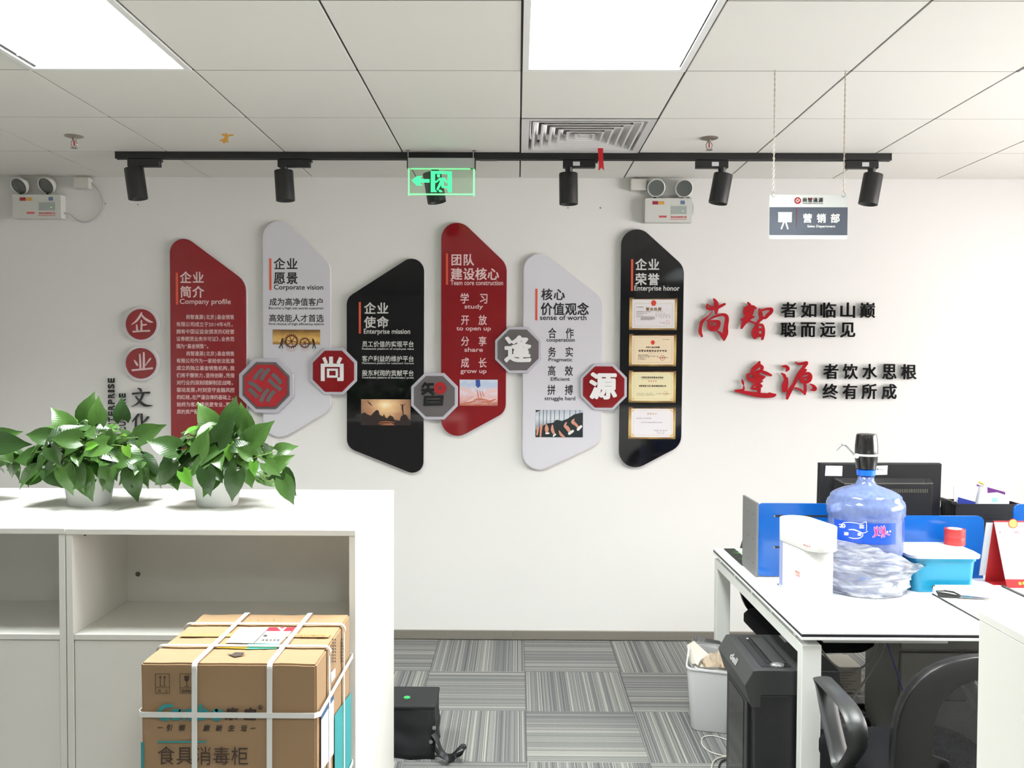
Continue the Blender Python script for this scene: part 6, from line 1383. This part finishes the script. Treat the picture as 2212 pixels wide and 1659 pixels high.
MB().lathe([(.022, 0), (.022, .006), (.018, .009), (0, .009)], (sx0+.085, sy0+.035, sz-.001), 24, sx=1.1, sy=.6).build('control_knob', M('knob_chrome', (190, 190, 192), .2, .8), t, smooth=True)
for y in (sy1-.06, sy0+.07): MB().lathe([(.004, 0), (.003, .002), (0, .0025)], (sx0+.06 if y > sy0+.1 else sx0+.2, y, sz), 10).build('indicator', M('pin_white', (225, 225, 225), .4), t)
g = MB()
def sf(u, v, d=0):                                     # plane of the sloping front lip
    a = Vector((sx0-.006, 0, sz-.004)); b = Vector((sx0-.034, 0, .545)); p = a.lerp(b, v); n = Vector((-(a.z-b.z), 0, (a.x-b.x))).normalized(); return Vector((p.x, u, p.z))+n*d
latin(g, 'deli', -(sy0+.23), -(sy0+.15), .72, .38, lambda x, y, d=0: sf(-x, y, .001+d), .0002, .03); g.build('maker_mark', M('mark_silver', (160, 160, 160), .4), t, fix=False)
B((sx0+.19, sy0-.0005+.0005, .40), (sx0+.235, sy0+.0042, .445)).build('side_badge', M('badge_slate', (86, 92, 92), .4), t)
for x in (sx0+.03, sx1-.05):
    for y in (sy0+.04, sy1-.06): MB().lathe([(.016, 0), (.016, .011)], (x, y, .0005), 12).build('castor', BK, t)

# ================================================================== chairs
CK = M('chair_black', (11, 11, 13), .38, spec=.35, var=.05); CFAB = M('chair_fabric', (9, 9, 12), .9, spec=.15, var=.15, scale=40); ARM = M('armrest_grey', (34, 36, 36), .4, var=.03)
def mesh_mat():
    m = bpy.data.materials.new('chair_mesh'); m.use_nodes = True; nt = m.node_tree; n = nt.nodes; l = nt.links; p = n['Principled BSDF']; p.inputs['Base Color'].default_value = (.012, .012, .014, 1); p.inputs['Roughness'].default_value = .8
    tc = n.new('ShaderNodeTexCoord'); vs = []
    sp = n.new('ShaderNodeSeparateXYZ'); l.new(tc.outputs['Object'], sp.inputs[0])
    for op in ('ADD', 'SUBTRACT'):
        a = n.new('ShaderNodeMath'); a.operation = op; l.new(sp.outputs[0], a.inputs[0]); l.new(sp.outputs[2], a.inputs[1])
        b = n.new('ShaderNodeMath'); b.operation = 'MULTIPLY'; b.inputs[1].default_value = 1100; l.new(a.outputs[0], b.inputs[0])
        c = n.new('ShaderNodeMath'); c.operation = 'SINE'; l.new(b.outputs[0], c.inputs[0]); vs.append(c)
    mx = n.new('ShaderNodeMath'); mx.operation = 'MINIMUM'; l.new(vs[0].outputs[0], mx.inputs[0]); l.new(vs[1].outputs[0], mx.inputs[1])
    gt = n.new('ShaderNodeMath'); gt.operation = 'GREATER_THAN'; gt.inputs[1].default_value = -.35; l.new(mx.outputs[0], gt.inputs[0])
    iv = n.new('ShaderNodeMath'); iv.operation = 'SUBTRACT'; iv.inputs[0].default_value = 1; l.new(gt.outputs[0], iv.inputs[1]); l.new(iv.outputs[0], p.inputs['Alpha'])
    return m
CMESH = mesh_mat()
def task_chair(lab, cx, cy, rz, ztop, arms=True, seatz=.47):
    t = bpy.data.objects.new('office_chair', None); COL.objects.link(t); tag(t, lab, 'office chair', 'black mesh office chairs'); OFF[t.name] = Vector((0, 0, 0))
    # local frame: seat centre at the origin, sitter looks along +Y
    zc = (ztop+.37)/2; hz = (ztop-.37)/2; hx = .25 if arms else .232
    ring = []; N = 40
    def bp(a, k=1): s = math.copysign(abs(math.sin(a))**.8, math.sin(a)); c = math.copysign(abs(math.cos(a))**.8, math.cos(a)); x = hx*k*c; z = zc+hz*k*s; return Vector((x, -.235-.05*(1-(x/hx)**2)+.05*((z-zc)/hz)**2*.6-.04*(z-zc), z))
    fr_ = MB(); L = []; K = []; v = []
    for i in range(N):
        a = 2*PI*i/N; o_ = bp(a, 1); i_ = bp(a, .64 if math.sin(a) > -.2 else .5); i_.z += .035
        for q, dy in ((o_, -.016), (o_, .016), (i_, .010), (i_, -.010)): v.append(q+Vector((0, dy, 0)))
    fr_.add(v, [(4*i+k, 4*((i+1) % N)+k, 4*((i+1) % N)+(k+1) % 4, 4*i+(k+1) % 4) for i in range(N) for k in range(4)]); fr_.build('back_frame', CK, t, smooth=True, bevel=.004)
    mm = MB(); v = []; f = []
    for j in range(8):
        for i in range(N): q = bp(2*PI*i/N, .68*j/7); q.z += .035*1; v.append(q)
    for j in range(7):
        for i in range(N): f.append((j*N+i, j*N+(i+1) % N, (j+1)*N+(i+1) % N, (j+1)*N+i))
    mm.add(v, f).build('back_mesh', CMESH, t, smooth='all', fix=False)
    sl_ = [[(x, y, z) for x, y in rrect(-.235*k, -.23*k+.02, .235*k, .235*k+.02, .09*k)] for k, z in ((.9, seatz-.075), (1.0, seatz-.05), (1.0, seatz-.02), (.94, seatz-.003), (.75, seatz+.002))]
    loft(sl_).build('seat', CFAB, t, smooth=True)
    loft([[(x, y, z) for x, y in rrect(-.15, -.14, .15, .16, .05)] for z in (seatz-.10, seatz-.076)]).build('seat_plate', CK, t)
    for bx_ in (-.13, .13):
        MB().tube([(bx_*.5, -.12, seatz-.09), (bx_, -.235, seatz-.085), (bx_, -.300, seatz-.03), (bx_*.95, -.318, seatz+.05), (bx_*.9, -.312, seatz+.125)], .019, 8, flat=((1, 0, 0), 1, .3)).build('back_bracket', M('bracket_silver', (140, 138, 134), .35, .6), t, smooth=True)
        for z in (seatz+.03, seatz+.095): MB().lathe([(.008, 0), (.008, .004), (0, .006)], (bx_*.94, -.320+(z-seatz-.03)*.06, z), 12, ax=Matrix.Rotation(PI/2, 3, 'X')).build('bolt', BK, t)
    if arms:
        for s in (-1, 1):
            pts = [(s*.232, .175, seatz+.185), (s*.262, .05, seatz+.20), (s*.275, -.06, seatz+.195), (s*.282, -.12, seatz+.165), (s*.28, -.12, seatz+.11), (s*.272, -.07, seatz+.05), (s*.26, -.01, seatz+.0), (s*.250, .03, seatz+.01), (s*.246, .09, seatz+.09), (s*.236, .15, seatz+.165)]
            MB().tube([Vector(p) for p in catmull(pts+[pts[0]], 5)][:-1], .022, 10, flat=((1, 0, 0), 1.35, .32), closed=True).build('armrest', ARM, t, smooth=True)
            MB().tube([(s*.14, .0, seatz-.085), (s*.235, .0, seatz-.075), (s*.256, .0, seatz+.0)], .014, 8).build('arm_bracket', CK, t)
    MB().lathe([(.028, .10), (.028, .24), (.018, .24), (.018, seatz-.10)], (0, 0, 0), 16).build('gas_column', CK, t)
    for k in range(5):
        a = 2*PI*k/5+.3; d = Vector((math.cos(a), math.sin(a), 0))
        MB().tube([Vector((0, 0, .11))+d*.02, Vector((0, 0, .10))+d*.15, Vector((0, 0, .075))+d*.26], [.028, .022, .016], 8).build('base_arm', CK, t, smooth=True)
        w = d*.26; n_ = Vector((-d.y, d.x, 0)); MB().lathe([(0, -.022), (.024, -.022), (.026, -.015), (.026, .015), (.024, .022), (0, .022)], w+Vector((0, 0, .0265)), 16, ax=Vector((0, 0, 1)).rotation_difference(n_).to_matrix()).build('castor', CK, t, smooth=True)
    t.location = (cx, cy, 0); t.rotation_euler.z = rz
    return t
task_chair('black mesh office chair with grey loop armrests in the right foreground', 1.195, 2.435, math.radians(7), .875)
task_chair('black office chair on the far side of the desk, seen under the desktop', 1.30, 3.79, math.radians(182), .89, arms=False)
# patterned cushion on the far chair
bm = bmesh.new(); bmesh.ops.create_cube(bm, size=1); bmesh.ops.subdivide_edges(bm, edges=bm.edges[:], cuts=7, use_grid_fill=True)
for v in bm.verts:
    u = v.co*2; k = (1-.55*(abs(u.x)**4+abs(u.z)**4)/2); v.co = Vector((1.36+u.x*.19, 3.94+u.y*.05*max(.15, k), .585+u.z*.105))
me = bpy.data.meshes.new('seat_cushion'); bm.to_mesh(me); bm.free()
m = bpy.data.materials.new('dashed_fabric'); m.use_nodes = True; nt = m.node_tree; n = nt.nodes; l = nt.links; p = n['Principled BSDF']; p.inputs['Roughness'].default_value = .9
tc = n.new('ShaderNodeTexCoord'); vo = n.new('ShaderNodeTexVoronoi'); vo.inputs['Scale'].default_value = 26; mp_ = n.new('ShaderNodeMapping'); mp_.inputs['Scale'].default_value = (1, 1, 1.7); l.new(tc.outputs['Object'], mp_.inputs[0]); l.new(mp_.outputs[0], vo.inputs['Vector'])
cr = n.new('ShaderNodeValToRGB'); cr.color_ramp.interpolation = 'CONSTANT'; cr.color_ramp.elements[0].color = (*L3((200, 200, 195)), 1); cr.color_ramp.elements[1].position = .2; cr.color_ramp.elements[1].color = (*L3((112, 112, 106)), 1); l.new(vo.outputs['Distance'], cr.inputs[0]); l.new(cr.outputs[0], p.inputs['Base Color'])
me.materials.append(m)
for q in me.polygons: q.use_smooth = True
o = bpy.data.objects.new('seat_cushion', me); COL.objects.link(o); tag(o, 'grey cushion with small pale dashes on the far office chair', 'cushion')

# ================================================================== under the desk
PD = M('pedestal_grey', (104, 103, 98), .5, var=.02)
xa_ = PY(1946, 1400, 3.45).x; t = thing('drawer_pedestal', 'grey drawer pedestal under the desk behind the mesh chair', 'drawer unit', (xa_+.2, 3.7, 0))
B((xa_, 3.47, .03), (xa_+.42, 3.80, .66)).build('body', PD, t, bevel=.002, bseg=1)
for i in range(3): B((xa_+.004, 3.452, .05+i*.2), (xa_+.416, 3.4695, .235+i*.2)).build('drawer_front', PD, t, bevel=.002, bseg=1)
for x in (xa_+.05, xa_+.37):
    for y in (3.52, 3.76): MB().lathe([(.02, 0), (.02, .0295)], (x, y, .0005), 12).build('castor', BK, t)
# papers and power brick
c = PY(1828, 1480, 4.12)
t = thing('file_carton', 'small pale document box with printed lines under the desk', 'box', (c.x, c.y, 0))
B((c.x-.09, 4.12, .001), (c.x+.075, 4.30, c.z+.09)).build('box_body', M('box_paper', (176, 174, 164), .7, var=.03), t, bevel=.002, bseg=1)
g = MB()
for i in range(10): z = c.z+.06-i*.014; g.box((c.x-.07, 4.1185, z), (c.x+.05-.02*(i % 3), 4.1199, z+.004))
g.build('printed_lines', M('line_grey', (130, 128, 120), .6), t)
c = PZ(1855, 1545, 0)
B((c.x-.032, c.y, .001), (c.x+.03, c.y+.10, .055)).build('power_adapter', M('adapter_black', (14, 14, 16), .5), label='black power brick standing behind the near armrest', cat='power adapter', bevel=.006)
def cable(name, lab, pts, r, mat): MB().tube([Vector(p) for p in catmull([tuple(p) for p in pts], 6)], r, 8).build(name, mat, smooth=True, label=lab, cat='cable')
CG, CBK, CBL, CWT = M('cable_midgrey', (112, 112, 108), .5), M('cable_black', (18, 18, 20), .5), M('cable_blue', (42, 48, 110), .5), M('cable_white', (206, 206, 200), .5)
cable('power_cable', 'thick grey cable hanging in a deep loop under the desk', [PY(1755, 1372, 3.2), PY(1772, 1400, 3.2), PY(1798, 1433, 3.2), PY(1832, 1450, 3.2), PY(1868, 1438, 3.2), PY(1890, 1405, 3.2), PY(1899, 1372, 3.2)], .0042, CG)
cable('power_cable', 'grey cable running from the desktop down to the power brick', [PY(1915, 1374, 3.3), PY(1906, 1410, 3.3), PY(1885, 1445, 3.3), PY(1862, 1480, 3.3), PY(1842, 1515, 3.3), PY(1838, 1580, 3.32), PZ(1838, 1690, .005)], .0042, CG)
cable('power_cable', 'thin blue cable hanging straight under the desk beside the mesh chair', [PY(1911, 1374, 3.25), PY(1925, 1415, 3.25), PY(1946, 1478, 3.25), PY(1962, 1540, 3.25), PY(1970, 1610, 3.27), PZ(1975, 1700, .004)], .003, CBL)
cable('power_cable', 'thin black cable slanting down to the power brick', [PY(1800, 1455, 3.65), PY(1822, 1490, 3.75), PZ(1840, 1543, .004)], .002, CBK)
cable('floor_cable', 'thin white cable curling on the carpet in front of the bin', [PZ(1580, 1602, .004), PZ(1545, 1590, .004), PZ(1520, 1592, .004), PZ(1516, 1606, .004), PZ(1530, 1622, .004), PZ(1560, 1632, .004), PZ(1590, 1634, .004)], .0022, CWT)
cable('floor_cable', 'pale grey cable on the carpet at the foot of the shredder', [PZ(1580, 1634, .005), PZ(1553, 1637, .005), PZ(1539, 1650, .005), PZ(1540, 1680, .005), PZ(1560, 1700, .005)], .0035, M('cable_palegrey', (170, 170, 158), .5))
cable('floor_cable', 'black cable on the carpet beside the pale grey one', [PZ(1580, 1638, .005), PZ(1560, 1644, .005), PZ(1553, 1660, .005), PZ(1560, 1690, .005)], .0035, CBK)

bpy.data.objects.remove(_go); bpy.data.curves.remove(_cu)
